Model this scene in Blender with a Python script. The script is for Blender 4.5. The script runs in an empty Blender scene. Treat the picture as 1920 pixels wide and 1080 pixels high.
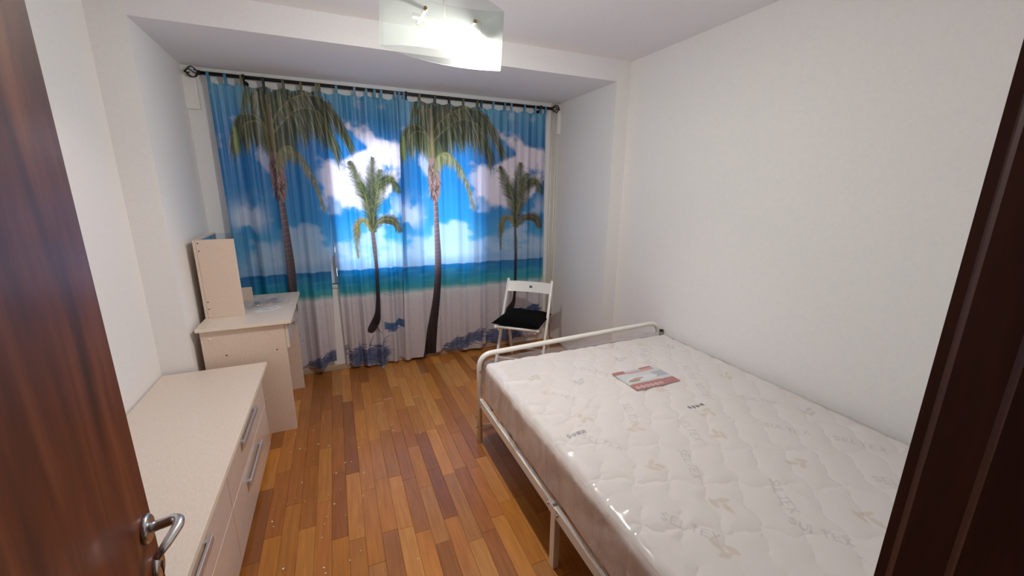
import bpy, bmesh, math, random
import numpy as np
from mathutils import Vector, Matrix

# ------------------------------------------------------------------ camera, world, exposure
S = bpy.context.scene
COL = S.collection


def cam_matrix(yaw, pitch, roll, loc):
    cy, sy = math.cos(yaw), math.sin(yaw)
    f0 = Vector((sy, cy, 0)); r0 = Vector((cy, -sy, 0)); u0 = Vector((0, 0, 1))
    f = f0 * math.cos(pitch) - u0 * math.sin(pitch)
    u = u0 * math.cos(pitch) + f0 * math.sin(pitch)
    r = r0 * math.cos(roll) + u * math.sin(roll)
    u2 = -r0 * math.sin(roll) + u * math.cos(roll)
    m = Matrix(((r.x, u2.x, -f.x, loc[0]), (r.y, u2.y, -f.y, loc[1]), (r.z, u2.z, -f.z, loc[2]), (0, 0, 0, 1)))
    return m


cd = bpy.data.cameras.new('camera')
co = bpy.data.objects.new('camera', cd)
COL.objects.link(co)
cd.sensor_width = 36.0
cd.lens = 758.511 * 36.0 / 1920.0
cd.clip_start = 0.01
co.matrix_world = cam_matrix(0.40956305, 0.24214272, 0.00960127, (0, 0, 1.55))
S.camera = co

W = bpy.data.worlds.new('world')
S.world = W
W.use_nodes = True
bg = W.node_tree.nodes['Background']
bg.inputs['Color'].default_value = (0.80, 0.88, 1.0, 1)      # pale overcast daylight
bg.inputs["Strength"].default_value = 9.0

BULB_STRENGTH = 1840.0
S.view_settings.view_transform = 'Standard'
S.view_settings.look = 'None'
S.view_settings.exposure = 0.0
S.view_settings.gamma = 1.0
S.view_settings.use_curve_mapping = False
S.cycles.max_bounces = 10
S.cycles.diffuse_bounces = 6
S.cycles.transparent_max_bounces = 16
S.cycles.sample_clamp_indirect = 8.0
S.cycles.caustics_reflective = False
S.cycles.caustics_refractive = False

rng = random.Random(7)
nrng = np.random.RandomState(11)


# ------------------------------------------------------------------ helpers
def lin(c):
    c = np.asarray(c, float)
    c = c / 255.0
    return np.where(c <= 0.04045, c / 12.92, ((c + 0.055) / 1.055) ** 2.4)


def lc(r, g, b):
    return tuple(float(v) for v in lin((r, g, b))) + (1.0,)


def mat(name, color, rough=0.5, metal=0.0, spec=0.5, coat=0.0):
    m = bpy.data.materials.new(name)
    m.use_nodes = True
    b = m.node_tree.nodes['Principled BSDF']
    b.inputs['Base Color'].default_value = color if len(color) == 4 else tuple(color) + (1,)
    b.inputs['Roughness'].default_value = rough
    b.inputs['Metallic'].default_value = metal
    b.inputs['Specular IOR Level'].default_value = spec
    b.inputs['Coat Weight'].default_value = coat
    b.inputs['Coat Roughness'].default_value = 0.12
    return m


def nodes(m):
    return m.node_tree.nodes, m.node_tree.links, m.node_tree.nodes['Principled BSDF']


def add_noise(m, c1, c2, scale=(1, 1, 1), detail=6, rough=0.6, bump=0.0, bump_dist=0.002, ramp=(0.3, 0.7), nscale=5.0):
    """object-space noise mixed between two colours, with optional bump"""
    n, l, b = nodes(m)
    tc = n.new('ShaderNodeTexCoord'); mp = n.new('ShaderNodeMapping')
    mp.inputs['Scale'].default_value = scale
    l.new(tc.outputs['Object'], mp.inputs['Vector'])
    nz = n.new('ShaderNodeTexNoise')
    nz.inputs['Scale'].default_value = nscale
    nz.inputs['Detail'].default_value = detail
    nz.inputs['Roughness'].default_value = rough
    l.new(mp.outputs['Vector'], nz.inputs['Vector'])
    rp = n.new('ShaderNodeValToRGB')
    rp.color_ramp.elements[0].position = ramp[0]; rp.color_ramp.elements[1].position = ramp[1]
    rp.color_ramp.elements[0].color = c1; rp.color_ramp.elements[1].color = c2
    l.new(nz.outputs['Fac'], rp.inputs['Fac'])
    l.new(rp.outputs['Color'], b.inputs['Base Color'])
    if bump:
        bp = n.new('ShaderNodeBump')
        bp.inputs['Strength'].default_value = bump
        bp.inputs['Distance'].default_value = bump_dist
        l.new(nz.outputs['Fac'], bp.inputs['Height'])
        l.new(bp.outputs['Normal'], b.inputs['Normal'])
    return m


def link(o, parent=None):
    COL.objects.link(o)
    if parent is not None:
        o.parent = parent
    return o


def obj(name, bm, m, parent=None, smooth=False):
    me = bpy.data.meshes.new(name)
    bm.normal_update()
    bm.to_mesh(me); bm.free()
    if smooth:
        me.polygons.foreach_set('use_smooth', [True] * len(me.polygons))
    if m is not None:
        me.materials.append(m)
    return link(bpy.data.objects.new(name, me), parent)


def tag(o, label, cat, group=None):
    o['label'] = label; o['category'] = cat
    if group:
        o['group'] = group
    return o


def thing(name, label, cat, loc=(0, 0, 0), rz=0.0, group=None):
    o = bpy.data.objects.new(name, None)
    o.empty_display_size = 0.05
    o.location = loc; o.rotation_euler = (0, 0, rz)
    COL.objects.link(o)
    return tag(o, label, cat, group)


def struct(o, label=None, cat=None):
    o['kind'] = 'structure'
    if label:
        o['label'] = label
    if cat:
        o['category'] = cat
    return o


def box(bm, lo, hi, bev=0.0, seg=2, mtx=None):
    lo = Vector(lo); hi = Vector(hi)
    r = bmesh.ops.create_cube(bm, size=1.0)
    vs = r['verts']
    c = (lo + hi) / 2; d = hi - lo
    for v in vs:
        v.co = Vector((v.co.x * d.x, v.co.y * d.y, v.co.z * d.z)) + c
        if mtx is not None:
            v.co = mtx @ v.co
    if bev > 0:
        es = list({e for v in vs for e in v.link_edges})
        bmesh.ops.bevel(bm, geom=es, offset=bev, segments=seg, affect='EDGES', profile=0.7)
    return bm


def bxo(name, lo, hi, m, parent=None, bev=0.0015, seg=2):
    return obj(name, box(bmesh.new(), lo, hi, bev, seg), m, parent)


def tube(bm, pts, r, n=12, cap=True, closed=False):
    """sweep a circle along points; r a number or one per point"""
    pts = [Vector(p) for p in pts]
    N = len(pts)
    rs = r if isinstance(r, (list, tuple)) else [r] * N
    rings = []
    ref = None
    for i, p in enumerate(pts):
        if closed:
            t = (pts[(i + 1) % N] - pts[i - 1]).normalized()
        else:
            t = (pts[min(i + 1, N - 1)] - pts[max(i - 1, 0)]).normalized()
        if ref is None:
            a = Vector((0, 0, 1)) if abs(t.z) < 0.9 else Vector((1, 0, 0))
            ref = (a - t * a.dot(t)).normalized()
        else:
            ref = (ref - t * ref.dot(t)).normalized()
        bi = t.cross(ref)
        rings.append([bm.verts.new(p + (ref * math.cos(2 * math.pi * k / n) + bi * math.sin(2 * math.pi * k / n)) * rs[i]) for k in range(n)])
    M = N if closed else N - 1
    for i in range(M):
        a, b = rings[i], rings[(i + 1) % N]
        for k in range(n):
            f = bm.faces.new((a[k], a[(k + 1) % n], b[(k + 1) % n], b[k])); f.smooth = True
    if cap and not closed:
        bm.faces.new(list(reversed(rings[0]))); bm.faces.new(rings[-1])
    return bm


def lathe(bm, prof, n=24, axis='z', origin=(0, 0, 0)):
    """prof list of (radius, height); revolve about an axis through origin"""
    o = Vector(origin)
    rings = []
    for (r, h) in prof:
        ring = []
        for k in range(n):
            a = 2 * math.pi * k / n
            x, y = r * math.cos(a), r * math.sin(a)
            v = {'z': (x, y, h), 'x': (h, x, y), 'y': (x, h, y)}[axis]
            ring.append(bm.verts.new(o + Vector(v)))
        rings.append(ring)
    for a, b in zip(rings[:-1], rings[1:]):
        for k in range(n):
            f = bm.faces.new((a[k], a[(k + 1) % n], b[(k + 1) % n], b[k])); f.smooth = True
    bm.faces.new(list(reversed(rings[0]))); bm.faces.new(rings[-1])
    bmesh.ops.recalc_face_normals(bm, faces=bm.faces[:])
    return bm


def arc_pts(p0, pc, p1, n=8):
    """quadratic bend from p0 to p1 round the corner pc"""
    p0, pc, p1 = Vector(p0), Vector(pc), Vector(p1)
    return [(1 - t) ** 2 * p0 + 2 * t * (1 - t) * pc + t * t * p1 for t in [i / n for i in range(n + 1)]]


def grid_mesh(name, P, colors=None, m=None, parent=None, smooth=True, thick=None):
    """P (nu,nv,3) array -> quad grid, optional per-vertex linear colours (nu,nv,3)"""
    nu, nv = P.shape[:2]
    me = bpy.data.meshes.new(name)
    idx = np.arange(nu * nv).reshape(nu, nv)
    q = np.stack([idx[:-1, :-1], idx[1:, :-1], idx[1:, 1:], idx[:-1, 1:]], -1).reshape(-1, 4)
    me.vertices.add(nu * nv); me.vertices.foreach_set('co', P.reshape(-1).astype(np.float32))
    nq = len(q)
    me.loops.add(nq * 4); me.loops.foreach_set('vertex_index', q.reshape(-1).astype(np.int32))
    me.polygons.add(nq)
    me.polygons.foreach_set('loop_start', np.arange(0, nq * 4, 4, dtype=np.int32))
    me.update(calc_edges=True)
    if smooth:
        me.polygons.foreach_set('use_smooth', np.ones(nq, bool))
    if colors is not None:
        ca = me.color_attributes.new('print', 'FLOAT_COLOR', 'POINT')
        c4 = np.ones((nu * nv, 4), np.float32); c4[:, :3] = colors.reshape(-1, 3)
        ca.data.foreach_set('color', c4.reshape(-1))
    if m is not None:
        me.materials.append(m)
    me.validate()
    return link(bpy.data.objects.new(name, me), parent)


# smooth value noise for numpy
def vnoise(x, y, seed):
    r = np.random.RandomState(seed).rand(64, 64)
    xi = np.floor(x).astype(int); yi = np.floor(y).astype(int)
    fx = x - xi; fy = y - yi
    fx = fx * fx * (3 - 2 * fx); fy = fy * fy * (3 - 2 * fy)
    a = r[xi % 64, yi % 64]; b = r[(xi + 1) % 64, yi % 64]
    c = r[xi % 64, (yi + 1) % 64]; d = r[(xi + 1) % 64, (yi + 1) % 64]
    return (a * (1 - fx) + b * fx) * (1 - fy) + (c * (1 - fx) + d * fx) * fy


def fbm(x, y, seed, oct=5):
    s = 0; a = 0.5; t = 0
    for o in range(oct):
        s = s + a * vnoise(x * 2 ** o, y * 2 ** o, seed + o); t += a; a *= 0.5
    return s / t


def sstep(a, b, x):
    t = np.clip((x - a) / (b - a), 0, 1)
    return t * t * (3 - 2 * t)


# ------------------------------------------------------------------ materials
M = {}
M['wall'] = add_noise(mat('wall_paint', lc(226, 225, 224), 0.85, spec=0.2), lc(238, 237, 236), lc(242, 241, 240), nscale=60, bump=0.12, bump_dist=0.0015)
M['ceil'] = add_noise(mat('ceiling_paint', lc(226, 225, 227), 0.9, spec=0.2), lc(237, 236, 239), lc(241, 240, 243), nscale=60, bump=0.1, bump_dist=0.001)
M['cream'] = add_noise(mat('cream_laminate', lc(222, 205, 190), 0.38, coat=0.15), lc(222, 207, 193), lc(233, 220, 208), scale=(1, 0.25, 1), nscale=220, detail=3)
M['gloss'] = add_noise(mat('cream_gloss_front', lc(222, 207, 193), 0.12, coat=0.4), lc(220, 206, 193), lc(229, 216, 204), scale=(1, 0.25, 1), nscale=160, detail=3)
M['board'] = add_noise(mat('beige_board', lc(214, 194, 178), 0.5), lc(222, 201, 184), lc(232, 213, 197), scale=(1, 1, 0.3), nscale=230, detail=3)
M['edge'] = mat('pale_edge_band', lc(238, 226, 208), 0.4)
M['steel'] = mat('brushed_steel', (0.62, 0.62, 0.63, 1), 0.28, 1.0)
M['alu'] = mat('aluminium_handle', (0.78, 0.79, 0.82, 1), 0.5, 1.0)
M['brass'] = mat('brass_screw', (0.45, 0.34, 0.16, 1), 0.35, 1.0)
M['iron'] = mat('black_iron', lc(14, 14, 18), 0.35)
M['white_metal'] = mat('white_enamel', lc(236, 234, 226), 0.3, coat=0.3)
M['white_wood'] = mat('white_lacquer', lc(238, 236, 230), 0.35, coat=0.2)
M['pipe'] = mat('pipe_paint', lc(226, 222, 212), 0.4)
M['dark'] = mat('dark_plastic', lc(30, 28, 30), 0.6)
M['hole'] = mat('dark_hole', lc(60, 42, 34), 0.8)
M['grey'] = mat('grey_plastic', lc(120, 120, 120), 0.5)
M['pvc'] = mat('white_window_profile', lc(228, 228, 228), 0.35)
M['paper'] = mat('paper', lc(225, 226, 232), 0.8)
M['black_cloth'] = add_noise(mat('black_cloth', lc(10, 10, 11), 0.95, spec=0.1), lc(7, 7, 8), lc(14, 14, 16), nscale=120, bump=0.3, bump_dist=0.002)
M['skirt'] = add_noise(mat('skirting_wood', lc(190, 168, 146), 0.5), lc(176, 152, 130), lc(202, 182, 160), scale=(0.1, 1, 1), nscale=40)
M['flake'] = mat('white_flake', lc(238, 234, 226), 0.8)


def wood_material(name, c1, c2, c3, rough, axis_scale, coat=0.2, nscale=3.0):
    m = mat(name, c2, rough, coat=coat)
    n, l, b = nodes(m)
    tc = n.new('ShaderNodeTexCoord'); mp = n.new('ShaderNodeMapping')
    mp.inputs['Scale'].default_value = axis_scale
    l.new(tc.outputs['Object'], mp.inputs['Vector'])
    a = n.new('ShaderNodeTexNoise'); a.inputs['Scale'].default_value = nscale; a.inputs['Detail'].default_value = 8
    a.inputs['Distortion'].default_value = 0.6
    l.new(mp.outputs['Vector'], a.inputs['Vector'])
    r = n.new('ShaderNodeValToRGB')
    r.color_ramp.elements[0].position = 0.3; r.color_ramp.elements[0].color = c1
    r.color_ramp.elements[1].position = 0.72; r.color_ramp.elements[1].color = c3
    e = r.color_ramp.elements.new(0.5); e.color = c2
    l.new(a.outputs['Fac'], r.inputs['Fac'])
    f = n.new('ShaderNodeTexNoise'); f.inputs['Scale'].default_value = nscale * 12; f.inputs['Detail'].default_value = 4
    l.new(mp.outputs['Vector'], f.inputs['Vector'])
    mx = n.new('ShaderNodeMixRGB'); mx.blend_type = 'MULTIPLY'; mx.inputs['Fac'].default_value = 0.35
    l.new(r.outputs['Color'], mx.inputs['Color1']); l.new(f.outputs['Color'], mx.inputs['Color2'])
    bc = n.new('ShaderNodeHueSaturation'); bc.inputs['Saturation'].default_value = 1.0; bc.inputs['Value'].default_value = 1.15
    l.new(mx.outputs['Color'], bc.inputs['Color'])
    l.new(bc.outputs['Color'], b.inputs['Base Color'])
    return m


M['door'] = wood_material('mahogany_veneer', lc(62, 27, 14), lc(104, 51, 29), lc(140, 80, 49), 0.42, (9, 9, 0.9), coat=0.12, nscale=2.2)
M['jamb'] = wood_material('dark_jamb_wood', lc(70, 40, 32), lc(92, 54, 44), lc(110, 68, 56), 0.45, (8, 8, 0.8), coat=0.1, nscale=2.5)


def plank_material():
    m = mat('oak_parquet', lc(160, 100, 50), 0.34, coat=0.25)
    n, l, b = nodes(m)
    b.inputs['Coat Roughness'].default_value = 0.22
    ob = n.new('ShaderNodeObjectInfo')
    tc = n.new('ShaderNodeTexCoord')
    add = n.new('ShaderNodeVectorMath'); add.operation = 'ADD'
    sc = n.new('ShaderNodeVectorMath'); sc.operation = 'SCALE'; sc.inputs[3].default_value = 1.0
    cmb = n.new('ShaderNodeCombineXYZ')
    mul = n.new('ShaderNodeMath'); mul.operation = 'MULTIPLY'; mul.inputs[1].default_value = 37.0
    l.new(ob.outputs['Random'], mul.inputs[0])
    l.new(mul.outputs[0], cmb.inputs[0]); l.new(mul.outputs[0], cmb.inputs[1])
    l.new(tc.outputs['Object'], add.inputs[0]); l.new(cmb.outputs[0], add.inputs[1])
    mp = n.new('ShaderNodeMapping'); mp.inputs['Scale'].default_value = (30, 2.2, 30)
    l.new(add.outputs[0], mp.inputs['Vector'])
    nz = n.new('ShaderNodeTexNoise'); nz.inputs['Scale'].default_value = 2.2; nz.inputs['Detail'].default_value = 8
    l.new(mp.outputs['Vector'], nz.inputs['Vector'])
    r = n.new('ShaderNodeValToRGB')
    r.color_ramp.elements[0].position = 0.3; r.color_ramp.elements[0].color = (0.78, 0.74, 0.70, 1)
    r.color_ramp.elements[1].position = 0.7; r.color_ramp.elements[1].color = (1.08, 1.08, 1.08, 1)
    l.new(nz.outputs['Fac'], r.inputs['Fac'])
    mx = n.new('ShaderNodeMixRGB'); mx.blend_type = 'MULTIPLY'; mx.inputs['Fac'].default_value = 1.0
    at = n.new('ShaderNodeAttribute'); at.attribute_name = 'tone'
    # pieces carry their tone as object colour; the joined far field carries it as an attribute
    ad = n.new('ShaderNodeMixRGB'); ad.blend_type = 'MULTIPLY'; ad.inputs['Fac'].default_value = 1.0
    l.new(ob.outputs['Color'], ad.inputs['Color1']); l.new(at.outputs['Color'], ad.inputs['Color2'])
    l.new(ad.outputs['Color'], mx.inputs['Color1']); l.new(r.outputs['Color'], mx.inputs['Color2'])
    l.new(mx.outputs['Color'], b.inputs['Base Color'])
    bp = n.new('ShaderNodeBump'); bp.inputs['Strength'].default_value = 0.08; bp.inputs['Distance'].default_value = 0.001
    l.new(nz.outputs['Fac'], bp.inputs['Height']); l.new(bp.outputs['Normal'], b.inputs['Normal'])
    return m


M['plank'] = plank_material()


def print_cloth(name, refl, trans):
    m = bpy.data.materials.new(name); m.use_nodes = True
    n, l = m.node_tree.nodes, m.node_tree.links
    n.clear()
    out = n.new('ShaderNodeOutputMaterial')
    at = n.new('ShaderNodeAttribute'); at.attribute_name = 'print'
    d = n.new('ShaderNodeBsdfDiffuse'); t = n.new('ShaderNodeBsdfTranslucent')
    k1 = n.new('ShaderNodeMixRGB'); k1.blend_type = 'MULTIPLY'; k1.inputs[0].default_value = 1; k1.inputs[2].default_value = (refl, refl, refl, 1)
    k2 = n.new('ShaderNodeMixRGB'); k2.blend_type = 'MULTIPLY'; k2.inputs[0].default_value = 1; k2.inputs[2].default_value = (trans, trans, trans, 1)
    l.new(at.outputs['Color'], k1.inputs[1]); l.new(at.outputs['Color'], k2.inputs[1])
    l.new(k1.outputs[0], d.inputs['Color']); l.new(k2.outputs[0], t.inputs['Color'])
    g = n.new('ShaderNodeBsdfGlossy'); g.inputs['Roughness'].default_value = 0.45; g.inputs['Color'].default_value = (0.05, 0.05, 0.055, 1)
    a = n.new('ShaderNodeAddShader'); a2 = n.new('ShaderNodeAddShader')
    l.new(d.outputs[0], a.inputs[0]); l.new(t.outputs[0], a.inputs[1])
    l.new(a.outputs[0], a2.inputs[0]); l.new(g.outputs[0], a2.inputs[1])
    l.new(a2.outputs[0], out.inputs['Surface'])
    return m


M['curtain'] = print_cloth('printed_curtain_cloth', 0.72, 0.30)


def mix_shader(name, build):
    m = bpy.data.materials.new(name); m.use_nodes = True
    n, l = m.node_tree.nodes, m.node_tree.links
    n.clear()
    out = n.new('ShaderNodeOutputMaterial')
    l.new(build(n, l), out.inputs['Surface'])
    return m


def thin_fresnel(n, l):
    f = n.new('ShaderNodeLayerWeight'); f.inputs['Blend'].default_value = 0.5
    p = n.new('ShaderNodeMath'); p.operation = 'POWER'; p.inputs[1].default_value = 5.0
    q = n.new('ShaderNodeMath'); q.operation = 'MULTIPLY_ADD'; q.inputs[1].default_value = 0.9; q.inputs[2].default_value = 0.04
    l.new(f.outputs['Facing'], p.inputs[0]); l.new(p.outputs[0], q.inputs[0])
    return q.outputs[0]


def _glass_window(n, l):
    t = n.new('ShaderNodeBsdfTransparent'); t.inputs['Color'].default_value = (0.94, 0.96, 0.96, 1)
    g = n.new('ShaderNodeBsdfGlossy'); g.inputs['Roughness'].default_value = 0.02
    f = thin_fresnel(n, l)
    x = n.new('ShaderNodeMixShader')
    l.new(f, x.inputs[0]); l.new(t.outputs[0], x.inputs[1]); l.new(g.outputs[0], x.inputs[2])
    return x.outputs[0]


def _glass_tint(n, l):
    t = n.new('ShaderNodeBsdfTransparent'); t.inputs['Color'].default_value = (0.90, 0.95, 0.97, 1)
    g = n.new('ShaderNodeBsdfGlossy'); g.inputs['Roughness'].default_value = 0.02; g.inputs['Color'].default_value = (0.8, 0.9, 0.95, 1)
    f = thin_fresnel(n, l)
    x = n.new('ShaderNodeMixShader')
    l.new(f, x.inputs[0]); l.new(t.outputs[0], x.inputs[1]); l.new(g.outputs[0], x.inputs[2])
    return x.outputs[0]


def _bagfilm(n, l):
    return _film(n, l, 0.12)


def _film(n, l, milk=0.09):
    t = n.new('ShaderNodeBsdfTransparent'); t.inputs['Color'].default_value = (0.97, 0.97, 0.98, 1)
    g = n.new('ShaderNodeBsdfGlossy'); g.inputs['Roughness'].default_value = 0.16; g.inputs['Color'].default_value = (0.95, 0.93, 0.93, 1)
    d = n.new('ShaderNodeBsdfDiffuse'); d.inputs['Color'].default_value = (0.70, 0.66, 0.66, 1)
    f = n.new('ShaderNodeLayerWeight'); f.inputs['Blend'].default_value = 0.25
    fm = n.new('ShaderNodeMath'); fm.operation = 'MULTIPLY'; fm.inputs[1].default_value = 0.42
    l.new(f.outputs['Facing'], fm.inputs[0])
    x = n.new('ShaderNodeMixShader'); y = n.new('ShaderNodeMixShader'); y.inputs[0].default_value = milk
    l.new(t.outputs[0], y.inputs[1]); l.new(d.outputs[0], y.inputs[2])
    l.new(fm.outputs[0], x.inputs[0]); l.new(y.outputs[0], x.inputs[1]); l.new(g.outputs[0], x.inputs[2])
    return x.outputs[0]


def _opal(n, l):
    t = n.new('ShaderNodeBsdfTransparent'); t.inputs['Color'].default_value = (0.96, 0.985, 0.97, 1)
    d = n.new('ShaderNodeBsdfDiffuse'); d.inputs['Color'].default_value = (0.83, 0.86, 0.84, 1)
    s = n.new('ShaderNodeBsdfTranslucent'); s.inputs['Color'].default_value = (0.58, 0.62, 0.60, 1)
    g = n.new('ShaderNodeBsdfGlossy'); g.inputs['Roughness'].default_value = 0.1; g.inputs['Color'].default_value = (0.9, 0.95, 0.93, 1)
    a = n.new('ShaderNodeMixShader'); a.inputs[0].default_value = 0.85
    l.new(d.outputs[0], a.inputs[1]); l.new(s.outputs[0], a.inputs[2])
    b = n.new('ShaderNodeMixShader'); b.inputs[0].default_value = 0.90
    l.new(a.outputs[0], b.inputs[1]); l.new(t.outputs[0], b.inputs[2])
    x = n.new('ShaderNodeMixShader')
    x.inputs[0].default_value = 0.03; l.new(b.outputs[0], x.inputs[1]); l.new(g.outputs[0], x.inputs[2])
    return x.outputs[0]


def _bulb(n, l):
    e = n.new('ShaderNodeEmission'); e.inputs['Color'].default_value = (1.0, 0.935, 0.885, 1)
    e.inputs['Strength'].default_value = BULB_STRENGTH
    return e.outputs[0]


M['pane'] = mix_shader('window_glass', _glass_window)
M['tint'] = mix_shader('tinted_glass', _glass_tint)
M['film'] = mix_shader('clear_plastic_film', _film)
def _skirt(n, l):
    out = _film(n, l, 0.2)
    y = [k for k in n if k.bl_idname == 'ShaderNodeMixShader'][1]
    tc = n.new('ShaderNodeTexCoord'); mp = n.new('ShaderNodeMapping'); mp.inputs['Scale'].default_value = (5, 5, 1.6)
    mp.inputs['Rotation'].default_value = (0.6, 0, 0)
    nz = n.new('ShaderNodeTexNoise'); nz.inputs['Scale'].default_value = 1.6; nz.inputs['Detail'].default_value = 5; nz.inputs['Distortion'].default_value = 1.2
    r = n.new('ShaderNodeValToRGB')
    r.color_ramp.elements[0].position = 0.42; r.color_ramp.elements[0].color = (0.06, 0.06, 0.06, 1)
    r.color_ramp.elements[1].position = 0.66; r.color_ramp.elements[1].color = (0.5, 0.5, 0.5, 1)  # wrinkle highlights put into the film's colour as milky streaks
    l.new(tc.outputs['Object'], mp.inputs['Vector']); l.new(mp.outputs['Vector'], nz.inputs['Vector'])
    l.new(nz.outputs['Fac'], r.inputs['Fac']); l.new(r.outputs['Color'], y.inputs[0])
    return out


M['skirtfilm'] = mix_shader('creased_side_film', _skirt)
M['bagfilm'] = mix_shader('bag_film', _bagfilm)
M['opal'] = mix_shader('frosted_lamp_glass', _opal)
M['bulb'] = mix_shader('lit_bulb', _bulb)
M['mirror'] = mat('mirror_silver', (0.88, 0.9, 0.92, 1), 0.02, 1.0)

# ------------------------------------------------------------------ room shell
XL, XR, RL, RR = -0.965, 2.11, -0.815, 1.988     # side walls and alcove reveals
YN, YB, YF = 2.68, 3.585, 0.188                    # alcove front, back wall, door wall (room face)
ZC, ZS = 2.462, 2.318                             # ceiling, alcove soffit
struct(bxo('wall_left', (XL - 0.2, YF - 0.2, 0), (XL, 3.9, 2.7), M['wall'], bev=0), 'plain white painted left wall behind the dresser', 'wall')
struct(bxo('wall_right', (XR, 0.1, 0), (XR + 0.2, 3.9, 2.7), M['wall'], bev=0), 'plain white painted right wall along the bed', 'wall')


def prism(name, poly, z0, z1, m):
    bm = bmesh.new()
    lo = [bm.verts.new((x, y, z0)) for x, y in poly]; hi = [bm.verts.new((x, y, z1)) for x, y in poly]
    bm.faces.new(lo[::-1]); bm.faces.new(hi)
    for i in range(len(poly)):
        k = (i + 1) % len(poly)
        bm.faces.new((lo[i], lo[k], hi[k], hi[i]))
    bmesh.ops.recalc_face_normals(bm, faces=bm.faces[:])
    return obj(name, bm, m)


SPL = 0.034      # the alcove reveals splay outwards towards the window
struct(prism('wall_alcove_left', [(XL - 0.05, YN), (RL, YN), (RL - SPL, YB), (RL - SPL, 3.9), (XL - 0.05, 3.9)], 0, 2.6, M['wall']), 'white pier on the left of the window alcove', 'wall')
struct(prism('wall_alcove_right', [(XR + 0.05, YN), (RR, YN), (RR + SPL, YB), (RR + SPL, 3.9), (XR + 0.05, 3.9)], 0, 2.6, M['wall']), 'white pier on the right of the window alcove', 'wall')
struct(bxo('trim_1', (XL - 0.02, YN + 0.0005, ZS), (XR + 0.02, 3.9, 2.62), M['ceil'], bev=0.003), 'ceiling beam with low soffit over the window alcove', 'beam')
struct(bxo('ceiling', (XL - 0.1, -1.6, ZC), (XR + 0.1, YN + 0.1, ZC + 0.15), M['ceil'], bev=0), 'white painted ceiling', 'ceiling')

# back wall with the window opening
WX0, WX1, WZ0, WZ1 = -0.075, 1.26, 0.76, 2.00
bm = bmesh.new()
for lo, hi in (((RL - 0.05, YB, 0), (WX0, YB + 0.22, 2.5)), ((WX1, YB, 0), (RR + 0.05, YB + 0.22, 2.5)),
               ((WX0, YB, 0), (WX1, YB + 0.22, WZ0)), ((WX0, YB, WZ1), (WX1, YB + 0.22, 2.5))):
    box(bm, lo, hi)
struct(obj('wall_back', bm, M['wall']), 'white window wall behind the palm curtains', 'wall')
struct(bxo('baseboard_back', (RL, YB - 0.014, 0.002), (1.55, YB, 0.05), M['skirt'], bev=0.003), 'low light wooden skirting under the curtains', 'baseboard')
# small raised plaster blocks in the top corners
struct(bxo('trim_2', (RL - SPL, YB - 0.035, 2.05), (RL + 0.042, YB, ZS), M['wall'], bev=0.003), 'white plaster block behind the left rod end', 'trim')
struct(bxo('trim_3', (RR + 0.002, YB - 0.035, 2.05), (RR + SPL, YB, ZS - 0.02), M['wall'], bev=0.003), 'white plaster block behind the right rod end', 'trim')

# door wall and corridor behind the camera
bm = bmesh.new()
box(bm, (0.615, -0.05, 0), (XR + 0.1, YF, 2.6)); box(bm, (XL - 0.1, 0.05, 0), (-0.415, YF, 2.6)); box(bm, (-0.415, 0.05, 2.07), (0.60, YF, 2.6))
struct(obj('wall_front', bm, M['wall']), 'white door wall beside the doorway', 'wall')
bm = bmesh.new()
for lo, hi in (((-1.6, -1.5, 0), (2.6, -1.4, 2.6)), ((-1.6, -1.4, 0), (-1.5, 0.1, 2.6)), ((2.5, -1.4, 0), (2.6, 0.14, 2.6)),
               ((XR + 0.08, 0.04, 0), (2.6, 0.14, 2.6)), ((-1.6, 0.04, 0), (XL - 0.08, 0.14, 2.6)), ((-1.6, -1.5, ZC), (2.6, 0.2, ZC + 0.1))):
    box(bm, lo, hi)
struct(obj('wall_corridor', bm, M['wall']), 'dim corridor walls behind the doorway', 'wall')
# stepped dark door jamb on the right, plain one on the left
j = bpy.data.objects.new('trim_4', None); COL.objects.link(j)
struct(j, 'dark brown stepped wooden door jamb at the right edge', 'door frame')
jb = prism('jamb_board', [(0.62, 0.188), (0.575, 0.188), (0.4487, 0.1478), (0.4487, 0.1404), (0.4461, 0.1352), (0.4460, 0.1055), (0.4419, 0.1000), (0.4419, -0.06), (0.62, -0.06)], 0, 2.07, M['jamb'])
jb.parent = j
j2 = bpy.data.objects.new('trim_5', None); COL.objects.link(j2)
struct(j2, 'dark brown wooden door jamb on the hinge side', 'door frame')
bxo('jamb_board', (-0.415, 0.0, 0), (-0.36, 0.155, 2.07), M['jamb'], j2, bev=0.002)
bxo('head_board', (-0.36, 0.0, 2.03), (0.44, 0.18, 2.07), M['jamb'], j2, bev=0.002)

# ------------------------------------------------------------------ floor: slab plus oak strips
fl = bxo('floor', (-1.6, -1.5, -0.12), (2.6, 3.9, -0.0042), mat('floor_bed', lc(46, 28, 16), 0.9), bev=0)
struct(fl, 'orange brown oak parquet floor of short staggered strips', 'floor')
PW, PL = 0.0705, 0.47
tones = [(176, 118, 54), (166, 108, 46), (154, 96, 40), (182, 126, 62), (146, 90, 40), (170, 110, 52), (160, 102, 48), (176, 114, 46), (140, 86, 40), (168, 114, 58)]


def plank_bm(w, L, h=0.012):
    bm = bmesh.new()
    box(bm, (-w / 2, -L / 2, -h), (w / 2, L / 2, 0))
    top = [e for e in bm.edges if all(v.co.z > -1e-6 for v in e.verts)]
    bmesh.ops.bevel(bm, geom=top, offset=0.0009, segments=1, affect='EDGES')
    return bm


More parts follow.
